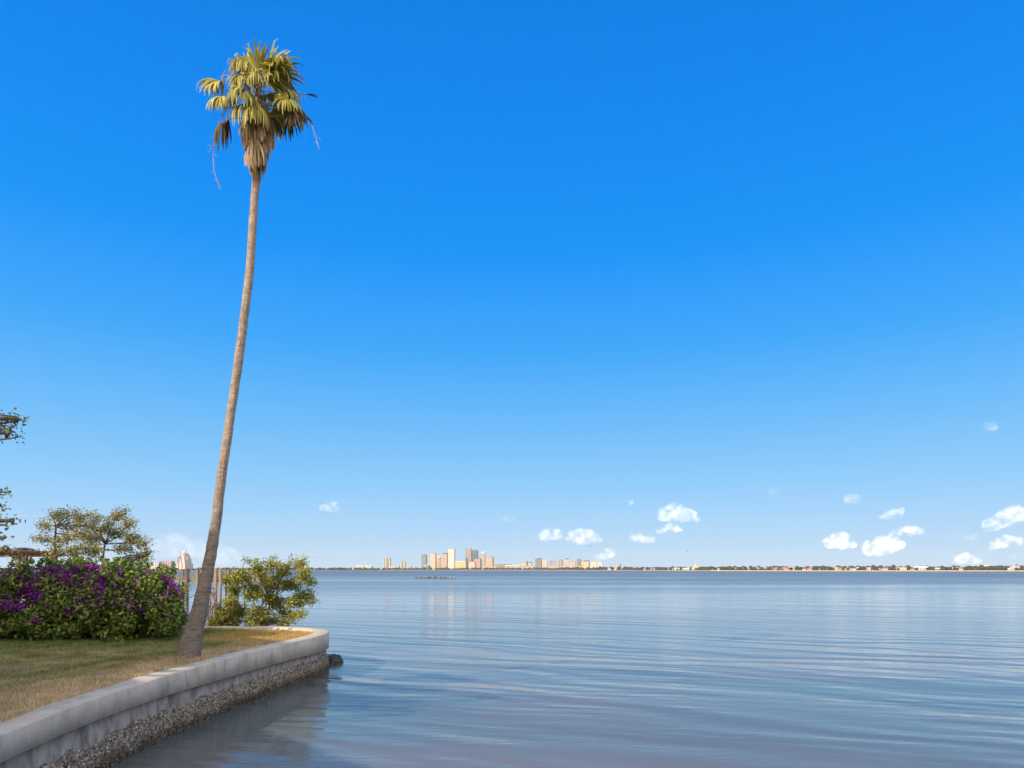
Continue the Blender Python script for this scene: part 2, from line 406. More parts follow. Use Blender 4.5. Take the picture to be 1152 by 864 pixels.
# ================================================================== WATER
def mk_water():
    m, nt, out = mat('bay_water')
    tc = nt.nodes.new('ShaderNodeTexCoord'); sp = nt.nodes.new('ShaderNodeSeparateXYZ'); nt.links.new(tc.outputs['Object'], sp.inputs[0])
    rot = R(-30)
    def train(L, ang, wob, ws, env_s):
        """a train of long crested swells: parallel crests that wander and die out"""
        d = mth(nt, 'ADD', mth(nt, 'MULTIPLY', sp.outputs[0], math.sin(ang)), mth(nt, 'MULTIPLY', sp.outputs[1], math.cos(ang)))
        nz = noise(nt, coords(nt, (ws, ws * 2.2, 1), (0, 0, ang)), 1.0, 3, .5)
        ph = mth(nt, 'ADD', mth(nt, 'MULTIPLY', d, 2 * math.pi / L), mth(nt, 'MULTIPLY', nz, wob))
        env = ramp(nt, noise(nt, coords(nt, (env_s, env_s * 2, 1), (0, 0, ang)), 1.0, 2), [(.35, (.15, .15, .15)), (.65, (1, 1, 1))])
        return mth(nt, 'MULTIPLY', mth(nt, 'SINE', ph), env)
    n = None
    for L, ang, wob, ws, es, slope in ((2.3, R(26), 16, .09, .06, .038), (1.25, R(33), 14, .16, .12, .034), (.62, R(16), 12, .35, .2, .028), (6.5, R(20), 10, .03, .02, .022)):
        n = bumpn(nt, train(L, ang, wob, ws, es), 1.0, slope * L / (2 * math.pi), n)
    small = noise(nt, coords(nt, (2.2, 7, 1), (0, 0, R(10))), 1.0, 3, .5)
    # long wind streaks that ruffle the surface
    streak = noise(nt, coords(nt, (.003, .022, 1), (0, 0, R(4))), 1.0, 4, .6)
    gust = ramp(nt, streak, [(.42, (.3, .3, .3)), (.58, (1, 1, 1))])
    far = nt.nodes.new('ShaderNodeMapRange'); nt.links.new(sp.outputs[1], far.inputs[0])
    far.inputs[1].default_value = 20; far.inputs[2].default_value = 260; far.inputs[3].default_value = .007; far.inputs[4].default_value = .05
    b3 = N(nt, 'ShaderNodeBump'); nt.links.new(far.outputs[0], b3.inputs['Distance']); nt.links.new(small, b3.inputs['Height']); nt.links.new(gust, b3.inputs['Strength']); nt.links.new(n, b3.inputs['Normal'])
    patch = noise(nt, coords(nt, (.05, .12, 1), (0, 0, rot)), 1.0, 3)
    c = ramp(nt, patch, [(.4, (.085, .108, .118)), (.62, (.14, .128, .128))])
    rg = nt.nodes.new('ShaderNodeMapRange'); nt.links.new(sp.outputs[1], rg.inputs[0])
    rg.inputs[1].default_value = 25; rg.inputs[2].default_value = 330; rg.inputs[3].default_value = .06; rg.inputs[4].default_value = .38
    gs = nt.nodes.new('ShaderNodeSeparateColor'); nt.links.new(gust, gs.inputs[0])
    rr = mth(nt, 'MULTIPLY', rg.outputs[0], mth(nt, 'MULTIPLY_ADD', gs.outputs[0], .75, .45))
    p = finish(nt, out, c, rr, b3.outputs[0], .5); p.inputs['IOR'].default_value = 1.333
    return m
w = MB(); w.add([(-9000, -300, WATER), (9000, -300, WATER), (9000, 9000, WATER), (-9000, 9000, WATER)], [(0, 1, 2, 3)])
tag(w.build('water', mk_water()), kind='structure')

# ================================================================== LAWN AND SEAWALL
OUT = [(-4.6, -14), (-4.7, -5), (-4.9, 0), (-5.35, 4), (-6.0, 7.3), (-6.31, 9.2), (-6.45, 10.5), (-6.5, 12), (-6.5, 13.1), (-6.42, 14.6), (-6.24, 17.2),
       (-5.99, 19), (-5.83, 20.2), (-5.80, 21.1), (-5.88, 21.9), (-6.15, 22.7), (-6.65, 23.35), (-7.3, 23.8), (-8.2, 24.1), (-10, 24.2), (-12.2, 24.3), (-13.4, 24.9), (-15.2, 28), (-18.6, 34), (-24, 40), (-34, 44)]
OUTP = smooth_path(OUT, 420)
tan_ = unit(np.gradient(OUTP, axis=0)); INN = np.stack([-tan_[:, 1], tan_[:, 0]], 1)   # towards the land
def sweep(offz, name, mats, parent, closed=True, jit=0.0):
    """offz(i) -> list of (inward offset, z)"""
    V = []; k = None
    for i in range(len(OUTP)):
        pr = offz(i); k = len(pr)
        for o, z in pr:
            p = OUTP[i] + INN[i] * o; V.append((p[0], p[1], z))
    Q = []
    n = len(OUTP)
    for i in range(n - 1):
        for j in range(k if closed else k - 1):
            j2 = (j + 1) % k
            Q.append((i * k + j, i * k + j2, (i + 1) * k + j2, (i + 1) * k + j))
    return npmesh(name, V, Q, mats, parent)
def capz(i):  # slight unevenness of an old wall
    return .012 * (vnoise(OUTP[i, 1] * .7, 3.3) - .5)
FH = lambda i: -float(np.interp(OUTP[i, 1], [8, 12, 16, 21], [.33, .36, .44, .5]))
sw = empty('seawall', (-6.4, 12, 0), 'low curved concrete seawall holding the lawn above the water', 'seawall')
def cap_prof(i):
    z = capz(i); f = FH(i); e = .006 * (vnoise(OUTP[i, 1] * 3, OUTP[i, 0] * 3) - .5)
    return [(.0 + e, f), (.0 + e, z - .012), (.012 + e, z), (.45, z), (.46, z - .012), (.46, f - .05), (.08, f - .003), (.03 + e, f - .004)]
sweep(cap_prof, 'wall_cap', M['concrete'], sw)
sweep(lambda i: [(.085 + .02 * (vnoise(OUTP[i, 1] * 2, 9) - .5), FH(i) - .001), (.085, -1.0), (.06, -1.9), (.45, -1.9), (.45, FH(i) - .055)], 'lower_wall', M['concrete_low'], sw)
# oysters crusted on the lower wall
def oysters():
    n = 72000
    seg = np.where((OUTP[:, 1] > 7) & (OUTP[:, 0] > -9.5))[0]
    i = RNG.choice(seg, n); i2 = np.minimum(i + 1, len(OUTP) - 1); t = RNG.random(n)[:, None]
    P = OUTP[i] * (1 - t) + OUTP[i2] * t; I = INN[i]
    s = P[:, 1]
    top = -.70 - .10 * (fbm(s * 1.6, s * 0 + 4, 3) - .5) * 2
    z = top - (1.32 + top) * RNG.random(n) ** .85
    bulge = .095 * (.35 + 1.1 * fbm(s * 1.1, s * 0 + 2, 3)) * np.sin(np.clip((top - z) / .5, 0, 1) * math.pi * .8 + .1) * (.5 + fbm(s * 3, z * 6, 2))
    C = np.stack([P[:, 0] + I[:, 0] * (.095 - bulge), P[:, 1] + I[:, 1] * (.095 - bulge), z], 1)
    nn = np.stack([-I[:, 0], -I[:, 1], np.full(n, .2)], 1) + RNG.normal(scale=.75, size=(n, 3))
    V, Q = leaves(C, nn, .043, .6, fold=.3, sizevar=.75)
    npmesh('oyster_crust', V, Q, M['oyster'], sw)
oysters()

def lawn_z(x, y):
    z = -.05 + .05 * (fbm(x * .5 + 9, y * .5, 3) - .5)
    tip = smooth(18.5, 21.5, y) * smooth(-10.5, -8.5, x)
    return z - .06 * tip
INNER = OUTP + INN * .452
def lawn_tint(x, y):
    """the grass's own colour: greener by the hedge, dry and sandy by the wall"""
    n1 = fbm(x * .55, y * .55, 4); n2 = fbm(x * 1.7 + 40, y * 1.7, 3)
    green = np.array([.17, .205, .07]); olive = np.array([.3, .27, .12]); tan = np.array([.56, .42, .27]); gold = np.array([.46, .32, .13])
    dry = smooth(18.9, 16.2, y) * .95
    dry = np.clip(dry + (n1 - .5) * 1.1, 0, 1)
    c = green * (1 - dry[:, None]) + olive * dry[:, None]
    n3 = fbm(x * 3.1 + 7, y * 2.2 + 3, 4); br = smooth(.5, .68, fbm(x * .9 + 70, y * 1.3, 4)) * dry
    c = c * (1 - br[:, None] * .7) + np.array([.42, .32, .2]) * br[:, None] * .7
    c = c * (.3 + 1.4 * n3)[:, None]
    gp = smooth(.53, .66, fbm(x * 1.3 + 21, y * 1.9 + 5, 4)) * dry * .6
    c = c * (1 - gp[:, None]) + np.array([.24, .19, .13]) * gp[:, None]
    wallx = np.interp(y, OUTP[:250, 1], OUTP[:250, 0]) - .45
    edge = smooth(1.9, .1, wallx - x)
    t = np.clip((edge * .8 + (n2 - .5) * 1.3 + .12 * dry) * smooth(.25, .6, edge + n1 * .6), 0, 1)
    c = c * (1 - t[:, None]) + tan * t[:, None]
    tip = smooth(18.2, 20.2, y) * smooth(-10.2, -8.6, x)
    tip = np.clip(tip * (1.1 - .5 * n2), 0, 1)
    c = c * (1 - tip[:, None]) + gold * tip[:, None]
    return c
def lawn():
    # strip sheet: across from the wall's inner edge towards the house side
    n = 220; xs = np.linspace(-46, 0, n)
    V = []; Q = []
    # grid clipped to the land outline by snapping to the inner edge
    ys = np.concatenate([np.linspace(-14, 6, 30), np.linspace(6.2, 24, 170)])
    front = OUTP[:, 1]
    lim = []
    for y in ys:
        # rightmost inner x at this row
        d = np.abs(INNER[:, 1] - y); k = np.where(d < .35)[0]
        lim.append(INNER[k, 0].max() if len(k) else INNER[-1, 0])
    k = 130
    u = np.concatenate([[0, .004], np.linspace(.012, .3, 98), np.linspace(.33, 1, 30)])
    for r, y in enumerate(ys):
        for uu in u:
            x = lim[r] + .006 - uu * 34; V.append((x, y, 0))
    # back part to y = 46
    V = np.array(V, float); V[:, 2] = lawn_z(V[:, 0], V[:, 1])
    for r in range(len(ys) - 1):
        for c in range(k - 1):
            Q.append((r * k + c, (r + 1) * k + c, (r + 1) * k + c + 1, r * k + c + 1))
    o = npmesh('lawn', V, Q, M['soil'], col=lawn_tint(V[:, 0], V[:, 1]))
    tag(o, kind='structure')
    # rear ground of dark soil behind the hedge
    b = MB(); b.add([(-60, 24.001, -.06), (-13.4, 24.001, -.06), (-13.8, 25.0, -.06), (-15.6, 28.1, -.06), (-19, 34.1, -.06), (-24.2, 39.7, -.06), (-34, 43.6, -.06), (-60, 43.6, -.06)], [(0, 1, 2, 3, 4, 5, 6, 7)])
    tag(b.build('rear_ground', rough_mat('dark_soil', (.06, .055, .03), (.14, .12, .06), 1.5, .95)), kind='structure')
    # blades
    m = 150000
    y = 6.5 + 17.2 * RNG.random(m) ** .9; limy = np.interp(y, ys, lim)
    x = limy - .02 - RNG.random(m) ** 1.25 * 9.5
    keep = (x > -0.80 * y - .5) & (x < limy - .01) & (RNG.random(m) < .35 + .9 * fbm(x * 2.2, y * 2.2, 3))
    x = x[keep]; y = y[keep]; m = len(x)
    # longer tufts round the palm's foot and along the wall where the mower does not reach
    k1 = 1400; a1 = RNG.random(k1) * 2 * math.pi; r1 = .26 + .22 * RNG.random(k1) ** 2
    k2 = 9000; y2 = 7 + 15.5 * RNG.random(k2); x2 = np.interp(y2, ys, lim) - .01 - .10 * RNG.random(k2) ** 2
    ok = RNG.random(k2) < 1.6 * fbm(y2 * 1.4, y2 * 0 + 5, 3) - .35
    x = np.concatenate([x, -7.22 + r1 * np.cos(a1), x2[ok]]); y = np.concatenate([y, 15.2 + r1 * np.sin(a1), y2[ok]]); m0 = m; m = len(x)
    z = lawn_z(x, y); hgt = np.where(np.arange(m) < m0, 1.0, 1.9) * .055 * (.6 + .8 * RNG.random(m)) * (.7 + .6 * fbm(x * .9, y * .9, 2))
    a = RNG.random(m) * 2 * math.pi; wv = np.stack([np.cos(a), np.sin(a)], 1) * .007
    lean = RNG.normal(scale=.022, size=(m, 2))
    B = np.empty((m, 3, 3)); 
    B[:, 0, 0] = x - wv[:, 0]; B[:, 0, 1] = y - wv[:, 1]; B[:, 0, 2] = z - .004
    B[:, 1, 0] = x + wv[:, 0]; B[:, 1, 1] = y + wv[:, 1]; B[:, 1, 2] = z - .004
    B[:, 2, 0] = x + lean[:, 0]; B[:, 2, 1] = y + lean[:, 1]; B[:, 2, 2] = z + hgt
    c = lawn_tint(x, y) * (1.05 + .25 * RNG.random(m))[:, None]
    o = npmesh('grass', B.reshape(-1, 3), np.arange(3 * m).reshape(m, 3), M['grass'], col=np.repeat(c, 3, axis=0))
    tag(o, 'short dry and green grass on the lawn', 'grass', kind='stuff')
lawn()

# ================================================================== PALM
PD = 15.2
PX = PD / F
def palm():
    pts = [(209, 744, 15.5), (210.5, 738, 13.2), (213.5, 724, 11.6), (217, 708, 10.3), (221, 693, 9.3), (226.5, 665, 7.9), (231, 642, 7.0), (235.5, 615, 6.2), (239, 591, 5.7), (245.5, 540, 5.2),
           (254, 480, 5.0), (263, 420, 4.8), (270.5, 363, 4.75), (275, 330, 4.7), (278.5, 302, 4.5), (282, 251, 4.4), (285, 213, 4.2), (287.5, 170, 4.2), (289, 135, 4.2), (290, 100, 3.6), (290.5, 84, 2.2)]
    P = np.array([pt(a, b, PD) for a, b, r in pts]); P[:, 1] = PD + .15 * np.sin(np.linspace(0, 3, len(P)))
    rad = np.array([r * PX for a, b, r in pts])
    Q = smooth_path(np.hstack([P, rad[:, None]]), 460)
    base = Q[0, :3].copy(); base[2] = -.06
    root = empty('palm_tree', base, 'very tall leaning fan palm with a ragged crown beside the seawall', 'palm tree')
    seg = 28; V = []
    for i, (x, y, z, r) in enumerate(Q):
        for k in range(seg):
            a = 2 * math.pi * k / seg
            h = z
            ring = .11 * (vnoise(h * 7, 2.5 + .5 * math.cos(a)) - .5) + .10 * (vnoise(h * 1.7 + 5 * math.cos(a), 7 + 3 * math.sin(a)) - .5)
            crk = .06 * (vnoise(k * .9, h * .8) - .5) * (1.4 if z < 2.5 else 1)
            flare = .16 * math.exp(-(z + .1) / .35) * (vnoise(k * .7, 1.5) - .3) if z < 1.5 else 0
            rr = r * (1 + ring + crk + flare)
            V.append((x + rr * math.cos(a), y + rr * math.sin(a), z))
    V = np.array(V); n = len(Q); Qf = []
    for i in range(n - 1):
        for k in range(seg):
            k2 = (k + 1) % seg
            Qf.append((i * seg + k, i * seg + k2, (i + 1) * seg + k2, (i + 1) * seg + k))
    # sink the foot a little
    V[:seg, 2] = -.25
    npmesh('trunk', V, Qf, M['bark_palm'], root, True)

    def axis(py):
        ys = [p[1] for p in pts][::-1]; xs = [p[0] for p in pts][::-1]
        return np.interp(py, ys, xs)
    g = np.array([0, 0, -1.])
    def frond(name, hub, dirv, size, droop, matl, half=100, nseg=38, py0=None, thick=.014, stalk=True, curl=.3):
        hub = np.array(hub, float); u = unit(np.array(dirv, float))
        s = unit(np.cross(u, np.array([0.13, -.2, 1.]) + RNG.normal(scale=.35, size=3))); nn = np.cross(s, u)
        V = []; Fq = []
        nt_ = 8
        for j in range(nseg):
            a = R(half) * (2 * (j + .5) / nseg - 1) + R(RNG.normal(scale=2.5))
            d0 = unit(u * math.cos(a) + s * math.sin(a) + nn * (.10 * math.cos(3 * a) + RNG.normal(scale=.06)) - nn * curl * abs(math.sin(a)) * .5)
            L = size * (1 - .28 * (abs(a) / R(max(half, 1))) ** 2) * RNG.uniform(.82, 1.08)
            p = hub.copy(); d = d0; dr = droop * .72 * RNG.uniform(.6, 1.4)
            sidev = unit(np.cross(d0, nn)); wmax = 2 * L * .42 * math.sin(R(half) / nseg) * 2.35
            st = len(V)
            for t in np.linspace(0, 1, nt_):
                wgt = min(1.0, dr * max(0.0, t - .34) * 1.25)
                d = unit(d0 * (1 - wgt) + g * wgt + RNG.normal(scale=.03, size=3))
                if t > 0: p = p + d * L / (nt_ - 1)
                wd = wmax * min(1.0, t / .42) * (1 if t < .42 else max(.06, 1 - (t - .42) / .6) ** .8) * .5 + .002
                sv = unit(sidev - d * np.dot(sidev, d)); nv = np.cross(sv, d)
                V += [p - sv * wd, p + nv * wd * .55, p + sv * wd]
            for i in range(nt_ - 1):
                b = st + i * 3
                Fq += [(b, b + 1, b + 4, b + 3), (b + 1, b + 2, b + 5, b + 4)]
        o = npmesh(name, V, Fq, matl, root)
        if stalk:
            py0 = py0 if py0 is not None else 112
            a0 = pt(axis(py0), py0, PD); mid = (a0 + hub) / 2 + np.array([0, 0, .06 * np.linalg.norm(hub - a0)])
            path = smooth_path([a0, mid, hub, hub + u * size * .22], 9)
            m = MB(); m.tube(path, np.linspace(thick, thick * .55, 9), 6); m.build('leaf_stalk', M['stalk'], o, True)
        return o
    G, B, D = M['frond_green'], M['frond_brown'], M['frond_dead']
    def px(x, y, dy): 
        p = pt(x, y, PD); p[1] += dy; return p
    # (hub px, depth, direction (right, away, up), size, droop, material)
    spec = [
        (282, 90, .05, (-.22, .1, 1), .8, .35, G, 42), (284, 92, .25, (-.35, .4, 1), .7, .6, G, 45), (292, 84, -.1, (.25, -.3, 1), .6, .9, G), (297, 84, .25, (.35, .4, 1), .76, .7, G, 55),
        (302, 84, -.05, (.5, -.1, 1), .78, .8, G, 60), (303, 96, -.15, (.85, -.3, .45), .80, 1.25, G), (309, 98, .25, (.9, .4, .35), .7, 1.4, G),
        (318, 107, -.1, (.9, -.2, -.1), .56, 2.0, G), (322, 120, .15, (.8, .2, -.5), .55, 2.2, B), (325, 116, .2, (.6, .5, -.3), .5, 2.2, G),
        (343, 104.5, .05, (1, .1, -.05), .32, .5, B, 18), (342, 131, 0, (.85, 0, -.55), .30, .8, B, 16),
        (247, 91, 0, (-1, -.1, .03), .66, 1.7, G), (252, 112, -.1, (-.7, -.3, -.4), .52, 1.9, G), (257, 104, .2, (-.8, .3, -.1), .42, 2.0, G),
        (256, 132, .05, (-.35, .1, -.9), .66, 2.6, B, 45), (252, 138, -.05, (-.3, -.1, -1), .7, 2.6, B, 25),
        (284, 94, -.35, (-.1, -.9, .3), .56, 2.0, G), (280, 104, -.3, (-.15, -.8, 0), .52, 2.3, G), (294, 106, -.4, (.2, -.9, .1), .55, 2.2, G),
        (284, 118, -.38, (-.15, -.8, -.3), .66, 2.2, G), (300, 110, .4, (.4, .8, 0), .7, 1.8, G), (290, 92, .4, (0, .9, .4), .75, 1.3, G),
        (277, 124, -.2, (-.3, -.5, -.7), .62, 2.4, G, 70), (297, 128, -.25, (.3, -.5, -.7), .62, 2.4, G, 70), (303, 126, .1, (.5, .2, -.7), .6, 2.4, B, 60), (287, 128, -.3, (0, -.6, -.8), .62, 2.4, G, 70),
    ]
    spec += [(331, 124, -.1, (.35, -.2, -.9), .56, 1.6, B, 80), (326, 118, -.2, (.7, -.4, -.6), .55, 1.6, G), (313, 93, -.25, (.9, -.35, .5), .72, 1.1, G), (322, 130, .1, (.2, .2, -1), .5, 1.6, B, 60),
             (287, 86, -.42, (-.1, -.55, -.3), .62, 1.6, G, 80), (281, 98, -.4, (-.2, -.4, -.6), .6, 1.8, G, 70), (296, 98, -.42, (.15, -.5, -.4), .58, 1.8, G, 75), (288, 128, .35, (0, .6, -.8), .6, 2.4, B, 60)]
    for s in spec:
        x, y, dy, dv, size, dr, ml = s[:7]; half = s[7] if len(s) > 7 else 98
        p = px(x, y, dy)
        frond('frond' if ml is G else 'withered_frond', p, dv, size, dr, ml, half, 30 if half > 60 else 14, py0=min(135, max(96, y + 4)))
    # skirt of dead leaves hugging the top of the trunk
    for k in range(46):
        f = k / 46; py = 112 + 68 * f + RNG.uniform(-7, 7); a = k * 2.4 + RNG.uniform(-.4, .4)
        r = np.interp(py, [112, 135, 152, 168, 182], [.20, .26, .19, .10, .03]) * RNG.uniform(.75, 1.15)
        c = pt(axis(py), py, PD) + np.array([math.cos(a) * r, math.sin(a) * r, 0])
        ml = D if RNG.random() < .85 else B
        o = frond('dead_frond', c, (math.cos(a) * .12, math.sin(a) * .12, -1), RNG.uniform(.34, .78) * (1 if f < .7 else .75), 2.5, ml, 34, 13, stalk=False, curl=0)
    # flower stalks
    def stalk(P, br, spread):
        m = MB(); P = smooth_path([pt(a, b, PD) + np.array([0, d, 0]) for a, b, d in P], 14)
        m.tube(P, np.linspace(.012, .005, 14), 5)
        for q in range(br):
            i = int(RNG.integers(4, 13)); d = RNG.normal(scale=spread, size=3); d[2] -= spread * .6
            e = P[i] + d; mid = (P[i] + e) / 2 + np.array([0, 0, .03]); m.tube(smooth_path([P[i], mid, e], 6), np.linspace(.007, .004, 6), 4)
        m.build('flower_stalk', M['flower_stalk'], root)
    stalk([(284, 108, -.1), (268, 96, -.1), (258, 88, -.1), (250, 90, -.1)], 26, .12)
    stalk([(284, 112, 0), (270, 102, .1), (260, 97, .1), (253, 104, .1)], 22, .12)
    stalk([(284, 122, 0), (268, 118, 0), (254, 124, 0), (243, 150, 0), (240, 185, 0), (247, 212, 0)], 20, .07)
    stalk([(300, 118, 0), (322, 116, 0), (346, 134, 0), (354, 150, 0), (359, 168, 0)], 12, .06)
    stalk([(284, 130, -.1), (272, 126, -.1), (262, 130, -.1), (256, 142, -.1)], 12, .07)
palm()

# ================================================================== HEDGE
def blob_leaves(blobs, n, size, shell=.55, up=.3, aspect=.6, seed=1, flat=.5):
    r = np.random.default_rng(seed)
    blobs = np.array(blobs, float); wgt = (blobs[:, 3] * blobs[:, 4] + blobs[:, 3] * blobs[:, 5]); wgt /= wgt.sum()
    i = r.choice(len(blobs), n, p=wgt); d = unit(r.normal(size=(n, 3)))
    rad = shell + (1 - shell) * r.random(n) ** .6; rad *= 1 + .22 * (r.random(n) - .35)
    C = blobs[i, :3] + d * blobs[i, 3:6] * rad[:, None]
    nn = d + np.array([0, 0, up]) + r.normal(scale=flat, size=(n, 3))
    return leaves(C, nn, size, aspect, r), C
def hedge():
    root = empty('bougainvillea_hedge', (-12.6, 20.4, -.05), 'wide dense bougainvillea hedge with purple flowers at the back of the lawn', 'hedge')
    r = np.random.default_rng(11); B = []
    tops_px = [-140, -60, 0, 30, 60, 100, 140, 165, 182, 196, 207]; tops = [640, 637, 641, 637, 634, 633, 636, 640, 644, 654, 672]
    for k in range(420):
        x_px = r.uniform(-150, 199); y = r.uniform(19.3, 21.8)
        ztop = pt(0, np.interp(x_px, tops_px, tops), 19.8)[2]
        ztop += .38 * (fbm(np.array([x_px * .045]), np.array([y * 1.1]), 3)[0] - .52)
        rr = r.uniform(.16, .44); X = (x_px - 576) / F * 19.8 * (1 + .03 * (y - 19.8))
        X = min(X, (200 - 576) / F * y - rr * .5)
        h = ztop - rr * .8
        z = rr * .35 + (h - rr * .35) * (r.random() ** .85 if k < 330 else r.random() * .35)
        front = 19.3 + .45 * smooth(.3, 2.0, z)
        B.append((X, max(y, front + rr * .4 + r.uniform(-.22, .18)), z, rr * 1.15, rr, rr))
    for k in range(70):      # arching shoots standing above the mass
        x_px = r.uniform(-150, 192); y = r.uniform(19.5, 21.2); z0 = pt(0, np.interp(x_px, tops_px, tops), 19.8)[2]; X = (x_px - 576) / F * 19.8
        for q in range(4):
            B.append((X + .07 * q * r.choice([-1, 1]), y, z0 - .12 + .075 * q + r.uniform(-.05, .05), .085, .085, .07))
    (V, Q), C = blob_leaves(B, 66000, .115, .45, .35, .62, 5)
    ok = C[:, 2] > -.02
    keep = np.repeat(ok, 4); Vn = V[keep]; Qn = np.arange(len(Vn)).reshape(-1, 4)
    npmesh('foliage', Vn, Qn, M['hedge_leaf'], root)
    # bracts in drifts over the crown
    cl = [(60, 470, 50), (30, 455, 30), (165, 490, 26), (190, 535, 42), (370, 420, 30), (345, 430, 30), (490, 450, 60), (470, 470, 45), (410, 500, 40), (530, 535, 45), (500, 520, 40), (610, 580, 42), (820, 450, 44), (880, 462, 26), (850, 440, 34), (60, 440, 34), (110, 470, 30), (200, 500, 30), (330, 470, 34),
          (240, 420, 42), (280, 430, 34), (560, 445, 36), (720, 560, 26), (20, 590, 34), (325, 610, 28), (165, 670, 18), (440, 425, 44), (300, 480, 36), (250, 520, 30), (640, 600, 30), (390, 560, 22), (120, 520, 30), (745, 490, 22), (560, 560, 40), (370, 590, 22), (660, 500, 18), (230, 600, 18), (460, 600, 20), (90, 610, 20), (790, 560, 16)]
    C = []
    for zx, zy, rr in cl:
        p = (zx / 4.32, 540 + zy / 4.32); n = int(rr * rr * .17) + 14
        q = np.stack([p[0] + r.normal(scale=rr / 4.32 * .75, size=n), p[1] + 2 + r.normal(scale=rr / 4.32 * .6, size=n)], 1)
        q[:, 1] = np.maximum(q[:, 1], np.interp(q[:, 0], tops_px, tops) + 1.5 + 3 * r.random(n))
        for a, b in q:
            if a > np.interp(b, [640, 650, 668, 700], [190, 196, 203, 204]): continue
            z0 = pt(a, b, 19.6)[2]
            dd = 19.3 + .5 * smooth(.3, 2.0, z0) + r.uniform(-.12, .38) + (.5 * r.random() if b < 646 else 0)
            C.append(pt(a, b, dd))
    for k in range(1500):
        a = r.uniform(-10, 196); tp = np.interp(a, tops_px, tops); b = tp + 2 + (705 - tp) * r.random() ** 1.7 * .75
        if fbm(np.array([a * .06]), np.array([b * .09]), 3)[0] < .5: continue
        z0 = pt(a, b, 19.6)[2]; C.append(pt(a, b, 19.3 + .5 * smooth(.3, 2.0, z0) + r.uniform(-.1, .3)))
    C = np.array(C); nn = np.array([0, -1, .4]) + r.normal(scale=.6, size=(len(C), 3))
    V, Q = leaves(C, nn, .06, .8, r)
    npmesh('flowers', V, Q, M['bract'], root)
    m = MB()
    for k in range(46):
        x = r.uniform(-17.5, -9.9); y = r.uniform(20.3, 21.3); top = np.array([x + r.normal(scale=.4), y + r.normal(scale=.3), r.uniform(1.0, 1.9)])
        m.tube(smooth_path([(x, y, -.1), (x + r.normal(scale=.15), y, .7), top], 8), np.linspace(.022, .008, 8), 5)
    m.build('stems', M['bark'], root)
hedge()

# ================================================================== TREES
def tree(name, label, cat, base, forks, blobs, leaf_n, leaf_s, ml, seed, r0=.09, twigs=9, cluster=.12, group=None, minleaf=0):
    """base xyz; forks: points on the stem; blobs (x,y,z,rx,ry,rz): each gets a limb, twigs and leaf sprays"""
    r = np.random.default_rng(seed)
    root = empty(name, base, label, cat, group)
    m = MB(); stem = smooth_path([base] + list(forks), 14); m.tube(stem, np.linspace(r0, r0 * .6, 14), 8)
    C = []; Nn = []; tot = sum(b[3] * b[5] for b in blobs)
    for b in blobs:
        c = np.array(b[:3]); k = min(13, max(4, int(np.argmin(np.linalg.norm(stem - c, axis=1) + .25 * np.abs(np.arange(14) - 9) * .1))))
        s = stem[k]; mid = s * .45 + c * .55 + r.normal(scale=.12, size=3) + np.array([0, 0, .12 * (c[2] - s[2])])
        limb = smooth_path([s, mid, c], 10); m.tube(limb, np.linspace(r0 * .5, r0 * .16, 10), 6)
        nb = max(minleaf, int(leaf_n * b[3] * b[5] / tot)); tw = max(4, int(twigs * (b[3] * b[5] / (tot / len(blobs))) ** .6))
        for q in range(tw):
            d = unit(r.normal(size=3)) * np.array(b[3:6]) * r.random() ** .4
            e = c + d; st = limb[int(r.integers(5, 10))]; md = (st + e) / 2 + r.normal(scale=.05, size=3)
            tp = smooth_path([st, md, e], 6); m.tube(tp, np.linspace(r0 * .13, r0 * .05, 6), 4)
            n = max(3, nb // tw); tt = r.random(n) ** .5
            base_p = st + (e - st) * (.35 + .65 * tt)[:, None]
            C.append(base_p + r.normal(scale=cluster, size=(n, 3)) * np.array([1.1, 1.1, 1.0])); Nn.append(r.normal(scale=.7, size=(n, 3)) + np.array([0, -.1, .6]))
    m.build('trunk', M['bark'], root, True)
    V, Q = leaves(np.vstack(C), np.vstack(Nn), leaf_s, .62, r)
    npmesh('crown', V, Q, ml, root)
    return root
def pb(L, d, dep=.6):
    """crown lobes given by their place and size in metres through a picture place at distance d"""
    s = F / d; out = []
    for a, b, rx, ry in L:
        p = pt(a, b, d + random.uniform(-dep, dep)); out.append((*p, rx / s, dep * .6, ry / s))
    return out
d1 = 28.0
tree('olive_tree', 'sparse olive-brown tree rising behind the purple hedge, nearest the pergola', 'tree', (*pt(64, 0, d1)[:2], -.1),
     [pt(63, 640, d1), pt(62, 612, d1), pt(63, 592, d1)],
     pb([(63, 580, 14, 7), (52, 592, 10, 7), (76, 592, 9, 8), (90, 584, 10, 6), (48, 606, 17, 4), (64, 607, 14, 4), (78, 606, 12, 6), (60, 622, 13, 8), (80, 622, 12, 9), (92, 600, 10, 8), (96, 618, 8, 8), (98, 590, 8, 6), (102, 606, 9, 7), (104, 594, 8, 6), (110, 616, 9, 7), (100, 580, 7, 5), (88, 576, 6, 4), (74, 578, 7, 4)], d1),
     5000, .078, M['oak_leaf'], 21, .06, 14, .11)
tree('olive_tree', 'round crowned open tree with a forked trunk behind the middle of the hedge', 'tree', (*pt(120, 0, d1 + .8)[:2], -.1),
     [pt(119, 645, d1 + .8), pt(116, 630, d1 + .8), pt(118, 612, d1 + .8)],
     pb([(108, 582, 9, 6), (118, 594, 10, 7), (132, 580, 11, 6), (146, 588, 9, 8), (130, 600, 12, 7), (150, 604, 11, 8), (162, 612, 9, 7), (108, 606, 9, 8), (140, 618, 12, 7), (160, 626, 10, 6), (122, 588, 8, 5), (148, 632, 13, 6), (136, 574, 9, 4), (104, 622, 7, 7), (168, 622, 5, 8)], d1 + .8),
     5400, .078, M['oak_leaf'], 22, .06, 14, .11)
